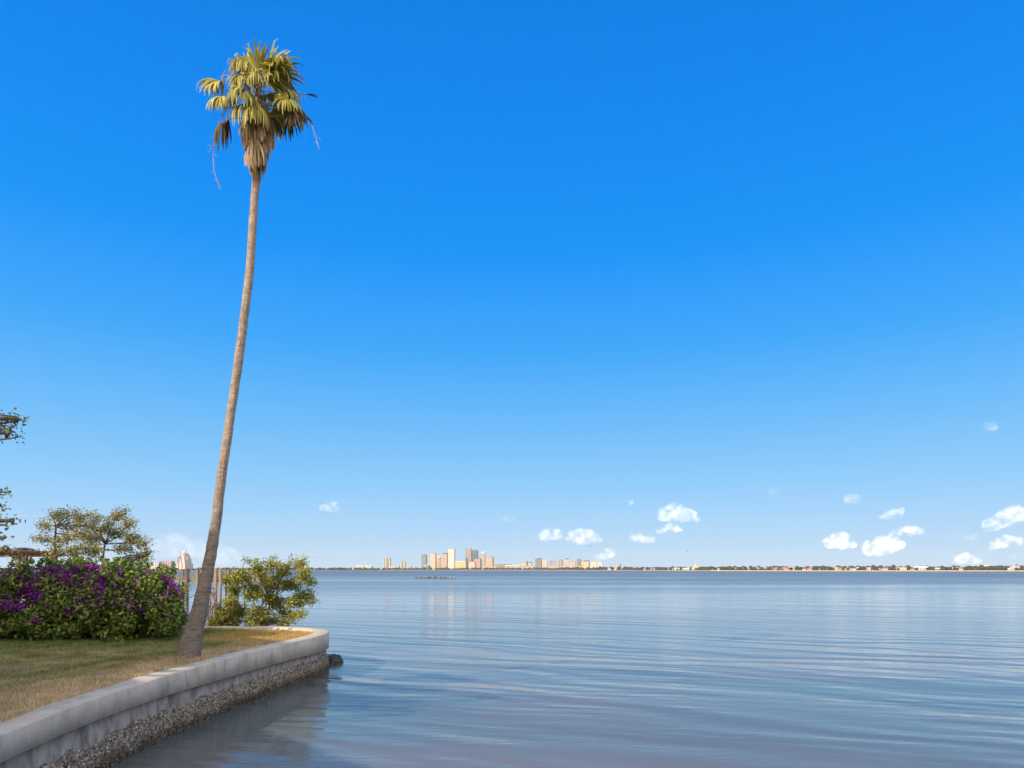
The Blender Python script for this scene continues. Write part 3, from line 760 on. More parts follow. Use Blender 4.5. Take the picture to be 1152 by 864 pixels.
tree('live_oak', 'dark leaved oak whose outer twigs reach in at the left edge', 'tree', (-12.6, 9.6, -.1),
     [(-12.5, 9.6, 1.4), (-12.2, 9.7, 3.0), (-12.0, 9.8, 4.2)],
     [(-8.0, 10.2, 4.15, .75, .3, .10), (-7.4, 10, 4.0, .22, .2, .12), (-7.25, 10, 4.22, .2, .2, .07), (-7.9, 10.2, 3.15, .5, .3, .12), (-7.5, 10, 2.95, .28, .3, .18), (-7.65, 10.1, 2.45, .4, .3, .25), (-7.3, 10, 2.72, .25, .2, .1), (-7.45, 10, 2.25, .18, .2, .12),
      (-10, 10, 5.3, 1.0, 1, .6), (-11.5, 10, 6, 1.2, 1.2, .7), (-13.5, 9.5, 6, 1.4, 1.2, .8), (-12.5, 8.5, 5, 1.3, 1, .7), (-14.5, 9, 4.6, 1.3, 1.2, .8), (-10.5, 9, 4.4, 1, 1, .6), (-9.8, 10.8, 3.6, .8, .7, .4)],
     9000, .055, M['shade_leaf'], 31, .17, 15, .06, minleaf=85)
d2 = 24.8
tree('mangrove_bush', 'sunlit yellow-green mangrove bush rising behind the end of the seawall', 'bush', (*pt(300, 0, d2)[:2], -1.35),
     [pt(301, 712, d2), pt(302, 695, d2), pt(303, 675, d2)],
     pb([(272, 650, 12, 10), (290, 640, 10, 8), (306, 634, 8, 6), (262, 664, 9, 10), (254, 652, 6, 7), (258, 680, 9, 8), (322, 640, 10, 8), (340, 634, 7, 5), (345, 648, 10, 9), (330, 658, 13, 10), (306, 655, 14, 12), (284, 668, 14, 12), (310, 676, 15, 11), (335, 676, 13, 9), (348, 668, 8, 8), (268, 686, 12, 9), (290, 688, 13, 9), (320, 690, 12, 7), (338, 690, 9, 5), (280, 698, 10, 5), (307, 627, 2.5, 4), (343, 629, 3, 3), (286, 631, 3, 4), (274, 628, 2, 4), (330, 628, 2, 4), (300, 700, 16, 6), (322, 701, 10, 4), (262, 699, 9, 6), (285, 705, 12, 4), (352, 656, 4, 5), (353, 676, 4, 4)], d2, .9),
     13500, .085, M['mangrove_leaf'], 41, .045, 15, .075)
tree('low_shrub', 'small yellow-green shrub between the palm trunk and the mangrove', 'shrub', (*pt(252, 0, 24.5)[:2], -1.3),
     [pt(252, 712, 24.5), pt(251, 703, 24.5)],
     pb([(252, 690, 9, 7), (242, 700, 8, 6), (258, 700, 10, 6), (247, 695, 8, 7), (236, 706, 5, 4)], 24.5, .4), 2600, .075, M['mangrove_leaf'], 42, .03, 9, .07)
tree('dry_shrub', 'dry pinkish leafless-looking shrub just right of the palm trunk', 'shrub', (*pt(238, 0, 24.4)[:2], -1.3),
     [pt(238, 712, 24.4), pt(238, 695, 24.4)],
     pb([(240, 668, 4, 9), (236, 684, 4, 8), (245, 682, 5, 8), (238, 698, 6, 6)], 24.4, .3), 420, .06, M['dry_leaf'], 43, .022, 12, .05)
tree('low_shrub', 'thin grey-leaved shrub between the hedge end and the palm trunk', 'shrub', (*pt(205, 0, 23.4)[:2], -.1),
     [pt(204, 712, 23.4), pt(204, 695, 23.4)],
     pb([(200, 668, 6, 7), (208, 660, 4, 6), (202, 684, 7, 8), (206, 700, 7, 7), (197, 700, 6, 8)], 23.4, .3), 1100, .07, M['oak_leaf'], 44, .025, 9, .07)

# ================================================================== PERGOLA
def pergola():
    d = 31.0; k = d / F
    X = lambda p: (p - 576) / F * d
    Z = lambda p: EYE + (HZ - p) * k
    root = empty('pergola', (X(20), d, 0), 'red-brown timber pergola behind the left end of the hedge', 'pergola')
    x0, x1 = X(-40), X(50)
    for y in (d - 1.1, d + 1.1):
        for p in (-34, 9.5, 40):
            m = MB(); m.box((X(p), y, Z(626) / 2), (.075, .075, Z(626) / 2)); o = m.build('post', M['wood_tan'], root)
            for s in (-1, 1):
                b = MB(); b.beam((X(p) + .08 * s, y, Z(634)), (X(p) + .26 * s, y, Z(626)), .055); b.build('brace', M['wood_tan'], root)
        m = MB(); m.box(((x0 + x1) / 2, y, Z(624.6)), ((x1 - x0) / 2, .05, .055)); m.build('beam', M['wood_red'], root)
    for i in range(14):
        x = x0 + .12 + i * (x1 - x0 - .2) / 13
        m = MB(); m.box((x, d, Z(622.2)), (.03, 1.55, .042)); m.build('rafter', M['wood_red'], root)
    for i in range(7):
        m = MB(); m.box(((x0 + x1) / 2, d - 1.35 + i * .45, Z(620.3)), ((x1 - x0) / 2 + .1, .03, .025)); m.build('batten', M['wood_dark'], root)
    # vine lying over the end of the roof
    B = [(X(a), d + random.uniform(-.8, .8), Z(b), (.36), .5, .05) for a, b in ((20, 618.5), (28, 617.5), (35, 618), (42, 619), (14, 619.5))]
    (V, Q), C = blob_leaves(B, 420, .07, .3, .5, .6, 8)
    o = npmesh('dry_vine', V, Q, M['frond_brown'])
    tag(o, 'dark withered vine lying over the pergola roof', 'vine')
pergola()

# ================================================================== PIER
def pier():
    d = 65.0
    X = lambda p: (p - 576) / F * d
    zd = EYE + (HZ - 651.5) / F * d
    root = empty('pier', (X(220), d, WATER), 'raised timber pier with a railing running out behind the palm trunk', 'pier')
    x0, x1 = X(120), X(300)
    m = MB(); n = 75
    for i in range(n):
        w_ = (x1 - x0) / n; m.box((x0 + (i + .5) * w_, d, zd), (w_ / 2 - .008, 1.1, .04))
    m.build('deck', M['wood_tan'], root)
    for y in (d - 1.0, d + 1.0):
        m = MB(); m.box(((x0 + x1) / 2, y, zd - .17), ((x1 - x0) / 2, .06, .12)); m.build('joist', M['wood_tan'], root)
        m = MB(); m.box(((x0 + x1) / 2, y, zd + .90), ((x1 - x0) / 2, .075, .035)); m.build('top_rail', M['wood_dark'], root)
        m = MB(); m.box(((x0 + x1) / 2, y, zd + .16), ((x1 - x0) / 2, .035, .04)); m.build('lower_rail', M['wood_tan'], root)
        m = MB(); m.box(((x0 + x1) / 2, y, zd + .74), ((x1 - x0) / 2, .03, .035)); m.build('middle_rail', M['wood_tan'], root)
        m = MB(); k = int((x1 - x0) / .16)
        for i in range(k):
            m.box((x0 + (i + .5) * (x1 - x0) / k, y - .045, zd + .45), (.018, .014, .31))
        m.build('baluster', M['wood_tan'], root)
        for p in (132, 155, 178, 200, 217, 228, 237, 242.5, 248.5, 253.5, 262, 270, 290):
            m = MB(); big = p in (217, 248.5, 253.5) and y < d
            rr = .125 if big else .08
            m.tube([(X(p), y + .16 * (1 if y > d else -1), WATER - 1.5), (X(p) + .02, y + .16 * (1 if y > d else -1), zd + (1.0 if big else .86))], [rr * 1.05, rr], 10)
            m.build('pile', M['wood_dark'] if p in (217, 200, 178) else M['wood_tan'], root, True)
pier()

# ================================================================== ROCKS
def rock(px_, py_, d, rx, rz, label, seed):
    r = random.Random(seed); p = pt(px_, py_, d); m = MB()
    m.ball((p[0], d, WATER + rz * .2), (rx, rx * .8, rz), .16, r, 9, 14)
    m.ball((p[0] + rx * .45, d - .05, WATER + rz * .05), (rx * .6, rx * .6, rz * .75), .18, r, 8, 12)
    m.ball((p[0] - rx * .55, d + .1, WATER + rz * .2), (rx * .5, rx * .6, rz * .8), .2, r, 8, 12)
    tag(m.build('rock', M['rock'], None, True), label, 'rock')
rock(374, 740, 23.6, .36, .23, 'larger dark wet rock in the water off the end of the seawall', 1)
rock(372, 746, 22.9, .17, .06, 'small flat dark rock barely showing in front of the larger rock', 2)

# ================================================================== BAR WITH SEABIRDS
def bird_mesh(m_, s):
    b = MB(); b.ball((0, 0, .17 * s), (.26 * s, .12 * s, .13 * s), 0, random, 7, 10)
    b.tube([(.18 * s, 0, .2 * s), (.24 * s, 0, .36 * s), (.27 * s, 0, .46 * s)], [.07 * s, .05 * s, .05 * s], 7)
    b.ball((.29 * s, 0, .48 * s), (.075 * s, .055 * s, .055 * s), 0, random, 6, 8)
    b.tube([(.34 * s, 0, .48 * s), (.48 * s, 0, .44 * s)], [.025 * s, .008 * s], 5)
    b.tube([(-.2 * s, 0, .17 * s), (-.42 * s, 0, .12 * s)], [.08 * s, .03 * s], 6)
    for y in (-.04, .04): b.tube([(0, y * s, .08 * s), (.01 * s, y * s, -.02)], [.015 * s, .012 * s], 5)
    return b
def bar():
    d = 241.0; X = lambda p: (p - 576) / F * d
    m = MB(); r = random.Random(5)
    for k in range(26):
        p = 468 + 43 * k / 25; m.ball((X(p), d + r.uniform(-.5, .5), WATER + .0), (r.uniform(.5, .9), .7, r.uniform(.12, .3)), .2, r, 6, 9)
    o = m.build('oyster_bar', M['mud'], None, True); tag(o, 'long low oyster bar just above the water far out in the bay', 'oyster bar')
    spots = sorted([469 + 41 * k / 25 + r.uniform(-.6, .6) for k in range(26)])
    first = {}
    for k, p in enumerate(spots):
        kind = 'dark' if k % 2 == 0 or k in (9, 13) else 'pale'
        s = r.uniform(.8, 1.25)
        if kind not in first:
            o = bird_mesh(0, 1.0).build('seabird', M['bird_' + kind], None, True); first[kind] = o
        else:
            o = first[kind].copy(); COL.objects.link(o)
        o.location = (X(p), d + r.uniform(-.5, .3), WATER + .2); o.scale = (s, s, s); o.rotation_euler = (0, 0, r.choice([0, math.pi]) + r.uniform(-.6, .6))
        tag(o, kind + ' coloured seabird resting in the long row on the low oyster bar', 'seabird', 'seabirds resting on the oyster bar')
    m = MB(); m.tube([(X(488.6), d + .8, WATER - 1), (X(488.7), d + .8, WATER + 1.15)], [.17, .15], 10)
    tag(m.build('wooden_post', M['wood_dark'], None, True), 'lone dark post standing up behind the resting seabirds', 'post')
bar()
def flying(px_, py_, d, label):
    p = pt(px_, py_, d); m = MB()
    m.ball(p, (.22, .07, .07), 0, random, 6, 8)
    for s in (-1, 1):
        V = []
        for t, w_, dz in ((0, .16, 0), (.35, .15, .09), (.7, .02, .03)):
            V += [(p[0] - w_ / 2, p[1] + s * t, p[2] + dz + .01), (p[0] + w_ / 2, p[1] + s * t, p[2] + dz + .012), (p[0], p[1] + s * t, p[2] + dz + .035)]
        m.add(V, [(0, 1, 4, 3), (3, 4, 7, 6), (1, 2, 5, 4), (4, 5, 8, 7), (2, 0, 3, 5), (5, 3, 6, 8)])
    tag(m.build('flying_bird', M['bird_dark']), label, 'bird')
flying(663.5, 614.5, 190, 'tiny dark bird flying above the middle of the skyline')
flying(773.5, 620, 190, 'tiny dark bird flying low, right of the skyline')

# ================================================================== FAR SHORE
SHX = [-500, 100, 350, 430, 520, 580, 650, 720, 800, 950, 1152, 1500]
SHD = [3300, 3300, 3100, 3400, 3500, 3200, 2700, 2000, 1500, 1300, 1230, 1200]
def shore_d(p): return float(np.interp(p, SHX, SHD))
def far_shore():
    xs = np.linspace(-500, 1500, 161); zt = .55
    fr = [((p - 576) / F * shore_d(p), shore_d(p)) for p in xs]
    m = MB()
    V = [(x, y, zt) for x, y in fr] + [((p - 576) / F * 8800, 8800, zt) for p in xs]; n = len(xs)
    m.add(V, [(i, i + 1, n + i + 1, n + i) for i in range(n - 1)])
    tag(m.build('far_shore', rough_mat('far_shore_ground', (.09, .09, .05), (.17, .15, .09), .02, .95, 0)), kind='structure')
    m = MB(); V = []
    for x, y in fr: V += [(x, y - .3, WATER - 1), (x, y - .3, zt + .35), (x, y + .3, zt + .35), (x, y + .3, zt - .2)]
    m.add(V, [(4 * i + j, 4 * i + 4 + j, 4 * i + 5 + j, 4 * i + 1 + j) for i in range(n - 1) for j in range(3)])
    tag(m.build('bayfront_wall', plain('pale_bayfront_concrete', (.4, .35, .33))), 'long pale seawall edging the far shore', 'seawall')
    # far wood
    r = random.Random(9); m = MB()
    for k in range(2600):
        p = r.uniform(-60, 1230); d = shore_d(p) + 12 + 260 * r.random() ** 1.3
        near = d < 2300
        s = (r.uniform(2.6, 5.6) if near else r.uniform(3.5, 7.5)); h = s * r.uniform(.7, 1.15)
        if p < 700 and r.random() < .3: continue
        x = (p - 576) / F * d; base = zt + h * .55 + (r.uniform(0, 2.2) if d > shore_d(p) + 80 else 0)
        m.ball((x, d, base), (s, s * .8, h), .28, r, 5, 7)
    o = m.build('far_wood', rough_mat('far_foliage', (.03, .034, .02), (.095, .084, .048), .22, .9, .6, 1.2))
    tag(o, 'dark band of trees along the far shore', 'wood', kind='stuff')
far_shore()

# ------------------------------------------------------------------ far buildings
def tower(x0, x1, top, d, label, wall, win=(.06, .08, .1), name='office_tower', roof=None, depth=None, fh=3.8, bay=11.0, wz=.5, wx=.55, vertical=False, rz=-.22, crown=None, group=None, cat='tower'):
    wall = tuple(.68 * c + .32 * g_ for c, g_ in zip(wall, (.5, .48, .46)))  # wall colours greyed towards a pale tone, distance haze put into the paint
    k = d / F; X0, X1 = (x0 - 576) * k, (x1 - 576) * k; w_ = (X1 - X0); zt = EYE + (HZ - top) * k; dep = depth or w_ * .7
    cx = (X0 + X1) / 2
    root = empty(name, (cx, d, .4), label, cat, group)
    hx = w_ / 2 / (math.cos(rz) + (dep / w_) * math.sin(abs(rz))); hy = dep / 2 * (hx / (w_ / 2))
    m = MB(); m.box((cx, d, (zt + .4) / 2), (hx, hy, (zt - .4) / 2), rz)
    fm = facade(name + '_facade', wall, win, fh, bay, wz, wx, vertical)
    m.build('tower_body', fm, root)
    rc = plain('roof_of_' + name, roof or tuple(.6 * c for c in wall))
    m = MB(); m.box((cx, d, zt + k * .22), (hx * .96, hy * .96, k * .22), rz)
    if crown is None or crown == 'box': m.box((cx + hx * .15, d, zt + k * .8), (hx * .45, hy * .5, k * .38), rz)
    m.build('roof', rc, root)
    if crown == 'dome':
        m = MB(); m.lathe([(hx * .6, 0), (hx * .6, k * .6)] + [(hx * .6 * math.cos(a), k * .6 + hx * .7 * math.sin(a)) for a in np.linspace(.1, 1.5, 7)], (cx, d, zt + k * .45), 16)
        m.build('dome', plain('white_dome', (.75, .74, .72)), root, True)
    if crown in ('mast', 'masts'):
        for s in ((0,) if crown == 'mast' else (-.5, .5)):
            m = MB(); m.tube([(cx + s * hx, d, zt), (cx + s * hx, d, zt + k * 3)], [k * .14, k * .05], 6); m.build('mast', plain('grey_mast', (.4, .4, .4)), root)
    if crown == 'dark':
        m = MB(); m.box((cx + hx * .3, d, zt + k * .7), (hx * .6, hy * .7, k * .6), rz); m.build('plant_room', plain('dark_plant_room', (.1, .09, .08)), root)
    return root
D = 5500
tower(474, 480.3, 624.6, D, 'grey-green glass tower at the left end of the tall skyline cluster', (.17, .2, .19), (.09, .13, .13), wx=.75)
tower(476.5, 484, 636.2, D - 600, 'low hall with a flat white roof at the foot of the grey-green tower', (.18, .16, .15), roof=(.75, .75, .74), cat='hall', name='low_hall', depth=60, crown='none')
tower(484, 491, 622.9, D, 'cream tower with a darker right side, second tall one from the left', (.62, .47, .32), (.4, .27, .17), wx=.5)
tower(490.6, 495.6, 627, D + 200, 'short tan tower with a white top between the cream and the pinkish towers', (.52, .36, .26), (.3, .18, .12), roof=(.75, .73, .7))
tower(495.8, 504.5, 623.4, D, 'pinkish tan tower with a dark roof room left of the white tower', (.5, .35, .26), (.3, .2, .15), crown='dark')
tower(504.3, 512.3, 618, D - 100, 'tallest white tower with vertical stripes and twin roof masts', (.72, .69, .63), (.42, .38, .34), vertical=True, bay=13, wx=.35, crown='masts')
tower(512, 524.2, 631.8, D - 300, 'wide low yellow block between the white tower and the brown tower', (.7, .56, .24), (.46, .35, .14), name='hotel_block', cat='building', depth=50, rz=.05, crown='none', roof=(.75, .7, .55))
tower(523.8, 531.2, 617.4, D, 'tall brown-grey tower joined closely by a dark teal tower', (.3, .25, .21), (.16, .13, .12), wx=.6, roof=(.35, .33, .3))
tower(531, 538, 619.8, D + 120, 'dark teal glass tower right of the brown-grey tower', (.09, .15, .18), (.05, .11, .15), wx=.8, wz=.7)
tower(527.2, 535.5, 632.8, D - 400, 'low cream blocks at the foot of the brown-grey tower', (.64, .5, .4), (.35, .25, .18), name='low_block', cat='building', depth=40)
tower(533.7, 542, 629.2, D - 200, 'low reddish pink block in front of the teal tower', (.45, .24, .23), (.3, .15, .15), name='apartment_block', cat='building', rz=-.35)
tower(540.7, 546, 623.2, D, 'slim beige tower topped by a small white dome', (.5, .42, .36), (.3, .25, .22), crown='dome', vertical=True, bay=8)
tower(546.5, 555.6, 627, D, 'orange-pink block with a dark right side at the right end of the tall cluster', (.6, .34, .23), (.42, .22, .14), name='apartment_block', cat='building', rz=-.3)
tower(545, 558, 637.4, D - 500, 'long low cream building below the orange-pink block', (.62, .46, .33), (.35, .24, .17), name='low_block', cat='building', depth=40, rz=.03, crown='none')
tower(556, 562, 636, D - 300, 'low red-brown building right of the orange-pink block', (.36, .2, .15), name='low_block', cat='building', crown='none')
tower(431.8, 435.6, 628, D - 800, 'left of two narrow striped towers standing apart on the left of the skyline', (.62, .55, .5), (.16, .13, .14), vertical=True, bay=12, wx=.5, crown='mast')
tower(436, 439.8, 628, D - 800, 'right of two narrow striped towers standing apart on the left of the skyline', (.6, .53, .48), (.16, .13, .14), vertical=True, bay=12, wx=.5, crown='mast')
tower(450, 452.8, 632, D - 900, 'left of two short white towers left of the skyline', (.68, .62, .56), (.25, .22, .2), vertical=True, bay=10)
tower(453.4, 456.6, 632.2, D - 900, 'right of two short white towers left of the skyline', (.66, .58, .5), (.22, .2, .19), vertical=True, bay=10)
tower(400.5, 410, 636.6, D - 1200, 'low white shed row at the far left of the skyline, left half', (.7, .66, .6), name='low_shed', cat='shed', depth=60, crown='none', rz=.02, roof=(.7, .68, .64))
tower(410.5, 419, 636.9, D - 1200, 'low white shed row at the far left of the skyline, right half', (.68, .63, .57), name='low_shed', cat='shed', depth=60, crown='none', rz=.02, roof=(.72, .7, .66))
tower(439.6, 449.8, 637, D - 1000, 'low pale building between the two pairs of narrow towers', (.66, .58, .5), name='low_block', cat='building', crown='none', depth=50, rz=.02)
tower(456.8, 463, 637.2, D - 1000, 'low pale building right of the short white towers', (.64, .56, .47), name='low_block', cat='building', crown='none', depth=50, rz=.02)
tower(376, 383, 638.4, D - 1600, 'small pale low building on the far shore right of the mangrove', (.62, .55, .48), name='low_block', cat='building', crown='none', depth=40, rz=.02)
tower(560, 576, 635.2, D - 700, 'long red-brown building just right of the tall cluster', (.34, .22, .17), name='low_block', cat='building', depth=60, crown='none', rz=.02)
tower(568, 585, 636.3, D - 1200, 'long white roofed hall right of the red-brown building', (.6, .55, .5), name='low_hall', cat='hall', depth=60, crown='none', rz=.02, roof=(.76, .74, .71))
D2 = 3600
cl = [(586.8, 592, 633.4, 'cream block with a dark neighbour at the left end of the middle cluster', (.64, .54, .4)),
      (592, 594, 631.6, 'narrow dark brown tower at the left end of the middle cluster', (.2, .14, .11)),
      (594, 598.5, 633.6, 'small cream block just right of the narrow dark brown tower', (.62, .5, .38)),
      (601.8, 609.6, 628.9, 'dark grey slab, tallest at the left of the middle cluster', (.17, .16, .18)),
      (609.5, 616, 630, 'cream tower touching the right side of the dark grey slab', (.66, .56, .46)),
      (618.3, 621.6, 632.6, 'brownish block, left of two between cream and grey towers', (.4, .3, .25)),
      (621.8, 625, 632.2, 'greyish block, right of two between cream and grey towers', (.36, .33, .33)),
      (627.3, 633.6, 630, 'mid grey tower in the centre of the middle cluster', (.3, .3, .29)),
      (633.8, 640.4, 629.6, 'cream tower with a dark roof in the centre of the middle cluster', (.6, .5, .4)),
      (641, 648, 632.2, 'pinkish block right of the dark roofed cream tower', (.58, .42, .37)),
      (648.8, 653.8, 629.3, 'dark slate tower in the right half of the middle cluster', (.15, .16, .18)),
      (653, 663.8, 631.9, 'wide cream slab right of the dark slate tower', (.66, .53, .38)),
      (664, 671.6, 631.7, 'pale cream slab with light stripes second from the right end', (.68, .63, .5)),
      (672.6, 678, 632.3, 'white block with a dark right side at the right end of the middle cluster', (.7, .67, .63))]
for i, (a, b, t, lb, c) in enumerate(cl):
    tower(a, b, t, D2 + (i % 3) * 90, lb, c, tuple(.35 * x for x in c), name='apartment_tower', fh=3.3, bay=5 + i % 4, wx=.45, rz=-.14 - .05 * (i % 4), crown=['box', 'none', 'dark'][i % 3] if i != 8 else 'dark')
for i, (a, b, t, lb, c) in enumerate([(585, 600, 637, 'long low tan building at the waterside below the first cream block', (.6, .47, .34)), (617, 629, 636.2, 'low pink building at the waterside in the middle cluster', (.62, .45, .36)),
      (629.5, 640, 636.8, 'low cream building at the waterside below the centre towers', (.64, .54, .42)), (644, 656, 636.6, 'low orange-tan building at the waterside below the slate tower', (.6, .42, .28)), (687.5, 694.6, 635.8, 'pale tan block standing alone right of the middle cluster', (.6, .52, .45))]):
    tower(a, b, t, D2 - 250, lb, c, tuple(.4 * x for x in c), name='low_block', cat='building', depth=30, crown='none', rz=.03)
# left of the palm: domed high-rise and white blocks
def domed():
    d = 3200; k = d / F; X = lambda p: (p - 576) * k; Z = lambda p: EYE + (HZ - p) * k
    root = empty('domed_tower', (X(207.5), d, .4), 'pale stepped high-rise with a domed top left of the palm trunk', 'tower')
    fm = facade('domed_tower_facade', (.53, .49, .45), (.24, .21, .2), 3.4, 13, .5, .42, True)
    m = MB()
    for hw, z0, z1 in ((8.2, 641, 634), (6.9, 634, 629), (5.8, 629, 625.2), (4.4, 625.2, 622.6)):
        m.box((X(207.5), d, (Z(z0) + Z(z1)) / 2), (hw * k * .8, hw * k * .7, (Z(z1) - Z(z0)) / 2), -.35)
    m.build('tower_body', fm, root)
    m = MB(); m.lathe([(2.4 * k * math.cos(a), 2.4 * k * math.sin(a)) for a in np.linspace(0, 1.5, 8)], (X(207.5), d, Z(621.8)), 16); m.build('dome', plain('pale_dome', (.6, .55, .5)), root, True)
    for s in (-1, 1):
        m = MB(); m.box((X(207.5 + 4.6 * s), d - 3.5 * k, (Z(641) + Z(626)) / 2), (1.0 * k, 1.0 * k, (Z(626) - Z(641)) / 2), .3); m.build('corner_bay', fm, root)
    m = MB(); m.tube([(X(207.5), d, Z(619.5)), (X(207.5), d, Z(616.5))], [.25 * k, .06 * k], 6); m.build('spire', plain('pale_spire', (.6, .58, .55)), root)
domed()
tower(170, 181, 632.6, 3250, 'low white block on the far shore nearest the round tree', (.68, .63, .58), name='low_block', cat='building', depth=40, crown='none', rz=.05)
tower(182, 195, 631.5, 3300, 'low block with a pinkish upper wall left of the domed high-rise', (.52, .38, .34), name='low_block', cat='building', depth=40, crown='none', rz=.05)

# houses along the right shore
def house(x0, x1, top, label, wall, roofc, style, off=25):
    pm = (x0 + x1) / 2; d = shore_d(pm) + off; k = d / F; X0, X1 = (x0 - 576) * k, (x1 - 576) * k
    zt = EYE + (HZ - top) * k; base = .5; h = zt - base; eave = base + h * (.62 if style != 'flat' else .92); dep = max(8, (X1 - X0) * .6)
    root = empty('waterfront_house', ((X0 + X1) / 2, d, base), label, 'house', 'houses along the far shore')
    cx = (X0 + X1) / 2
    m = MB(); m.box((cx, d + dep / 2, (base + eave) / 2), ((X1 - X0) / 2, dep / 2, (eave - base) / 2)); m.build('wall', facade('house_wall', wall, tuple(.22 * c for c in wall), h * .31, max(2.2, (X1 - X0) / 5), .5, .42), root)
    m = MB()
    if style == 'flat': m.box((cx, d + dep / 2, eave + h * .04), ((X1 - X0) / 2 + .3, dep / 2 + .3, h * .04))
    else: m.gable(X0, X1, d, d + dep, eave + .01, zt, (X1 - X0) * (.3 if style == 'hip' else 0), .5)
    m.build('roof', plain('house_roof', roofc), root)
    return root, k
Wt, Cr, Tn, Pk, Gy, Ye = (.74, .72, .69), (.68, .6, .48), (.52, .41, .31), (.64, .47, .41), (.42, .41, .4), (.7, .57, .3)
RT, RG, RW, RB = (.34, .17, .12), (.3, .29, .28), (.7, .68, .66), (.2, .15, .12)
cn = {id(Wt): 'white', id(Cr): 'cream', id(Tn): 'tan', id(Pk): 'pink', id(Gy): 'grey', id(Ye): 'yellow'}
rn = {id(RT): 'red tiled', id(RG): 'grey', id(RW): 'pale', id(RB): 'brown'}
HS = [(684, 688.5, 639.4, Wt, RW, 'flat'), (691, 695, 639.4, Wt, RW, 'hip'), (711.8, 714.4, 639.2, Wt, RG, 'hip'), (720, 723, 639.2, Tn, RG, 'hip'), (724.5, 728.5, 639.2, Cr, RG, 'gable'), (732, 735, 639.2, Cr, RG, 'hip'), (735.5, 738.4, 639, Gy, RG, 'flat'),
      (745, 748, 639.6, Cr, RG, 'hip'), (752, 757, 639.5, Wt, RW, 'flat'), (759, 764.8, 638.8, Wt, RW, 'gable'), (769, 778, 638.9, Cr, RW, 'gable'), (779, 786, 637.4, Ye, RW, 'flat'), (793, 800, 640, Cr, RG, 'flat'), (801, 806.5, 640.2, Pk, RG, 'hip'), (807.8, 809.8, 639.6, Wt, RW, 'hip'),
      (817, 822.3, 638.8, Cr, RG, 'hip'), (824, 829.4, 638.5, Wt, RG, 'gable'), (830, 834.4, 638.8, Wt, RW, 'gable'), (836.5, 843, 638, Gy, RW, 'hip'), (849.5, 855.5, 638.2, Cr, RG, 'hip'), (860.4, 864, 638.4, Wt, RW, 'flat'), (865.5, 870.3, 638.3, Wt, RG, 'hip'), (872, 876, 637.9, Tn, RT, 'hip'),
      (879.5, 887.2, 637.8, Pk, RT, 'hip'), (888, 894, 636.9, Cr, RT, 'flat'), (896, 900.6, 639.2, Wt, RG, 'hip'), (902.4, 907, 639, Wt, RB, 'gable'), (910, 917, 638, Pk, RT, 'hip'), (918.5, 923, 638.6, Cr, RB, 'gable'), (930, 934, 639.2, Tn, RB, 'hip'), (939, 943.8, 637.8, Ye, RB, 'flat'), (944.6, 950, 638.3, Pk, RT, 'hip'),
      (951, 957.6, 638.3, Cr, RT, 'hip'), (958.6, 963, 638.8, Wt, RG, 'gable'), (965, 968.4, 637.9, Cr, RW, 'hip'), (971, 976.2, 638.9, Wt, RG, 'hip'), (976.6, 980.3, 638, Cr, RT, 'flat'), (981.5, 990, 639, Wt, RW, 'gable'), (993, 1000.5, 637.9, Cr, RB, 'hip'), (1002, 1007, 639.3, Tn, RB, 'hip'),
      (1010.5, 1020, 638, Cr, RG, 'flat'), (1025, 1030.5, 639.2, Cr, RB, 'hip'), (1032, 1047, 637, Cr, RW, 'gable'), (1052, 1061, 638.7, Tn, RW, 'hip'), (1073, 1078, 637.6, Wt, RG, 'flat'), (1078.5, 1084.5, 638.4, Cr, RT, 'hip'), (1088, 1103, 639.7, Wt, RW, 'flat'), (1115, 1124, 640.2, Cr, RG, 'flat'), (1131.5, 1137, 639, Wt, RW, 'gable'), (1141, 1153, 637.2, Wt, RW, 'flat')]
styn = {'flat': 'flat-roofed', 'hip': 'hip-roofed', 'gable': 'gabled'}
from collections import Counter
cnt = Counter((cn[id(h[3])], rn[id(h[4])], h[5]) for h in HS); seen = Counter(); ordn = ['first', 'second', 'third', 'fourth', 'fifth', 'sixth', 'seventh', 'eighth', 'ninth']
for (a, b, t, wc, rc, st) in HS:
    key = (cn[id(wc)], rn[id(rc)], st); seen[key] += 1
    lb = f"{key[0]} {styn[st]} house with {key[1]} roof on the far shore"
    if cnt[key] > 1: lb += f", {ordn[seen[key] - 1]} such from the left"
    rt, k = house(a, b, t, lb, wc, rc, st)
    if a == 779:
        d = shore_d(782.5) + 30; m = MB(); m.box(((782.5 - 576) * k, d, 9), (1.4, 1.4, 5), 0); m.lathe([(1.9, 0), (.05, 3.2)], ((782.5 - 576) * k, d, 14), 8); m.build('tower', plain('yellow_stucco', (.7, .55, .26)), rt)
    if a == 1141:
        d = shore_d(1146) + 30; m = MB(); m.box(((1146 - 576) * k, d, EYE + (HZ - 636.2) * k), (1.2, 1.2, 2.4)); m.build('roof_room', plain('grey_stucco', (.2, .2, .2)), rt)
tower(1098, 1110.5, 636.6, 1700, 'large white hall standing behind the low white house near the right edge', (.74, .73, .71), name='white_hall', cat='hall', depth=40, crown='none', rz=.03, roof=(.78, .77, .75))
tower(810.5, 815.2, 636.4, 1800, 'faint orange-tan tower rising over the trees right of the yellow house', (.6, .42, .27), name='church_tower', crown='none')
tower(906, 911, 636.5, 1700, 'pink block rising behind the houses in the middle of the right shore', (.62, .42, .37), name='apartment_block', cat='building', crown='none')
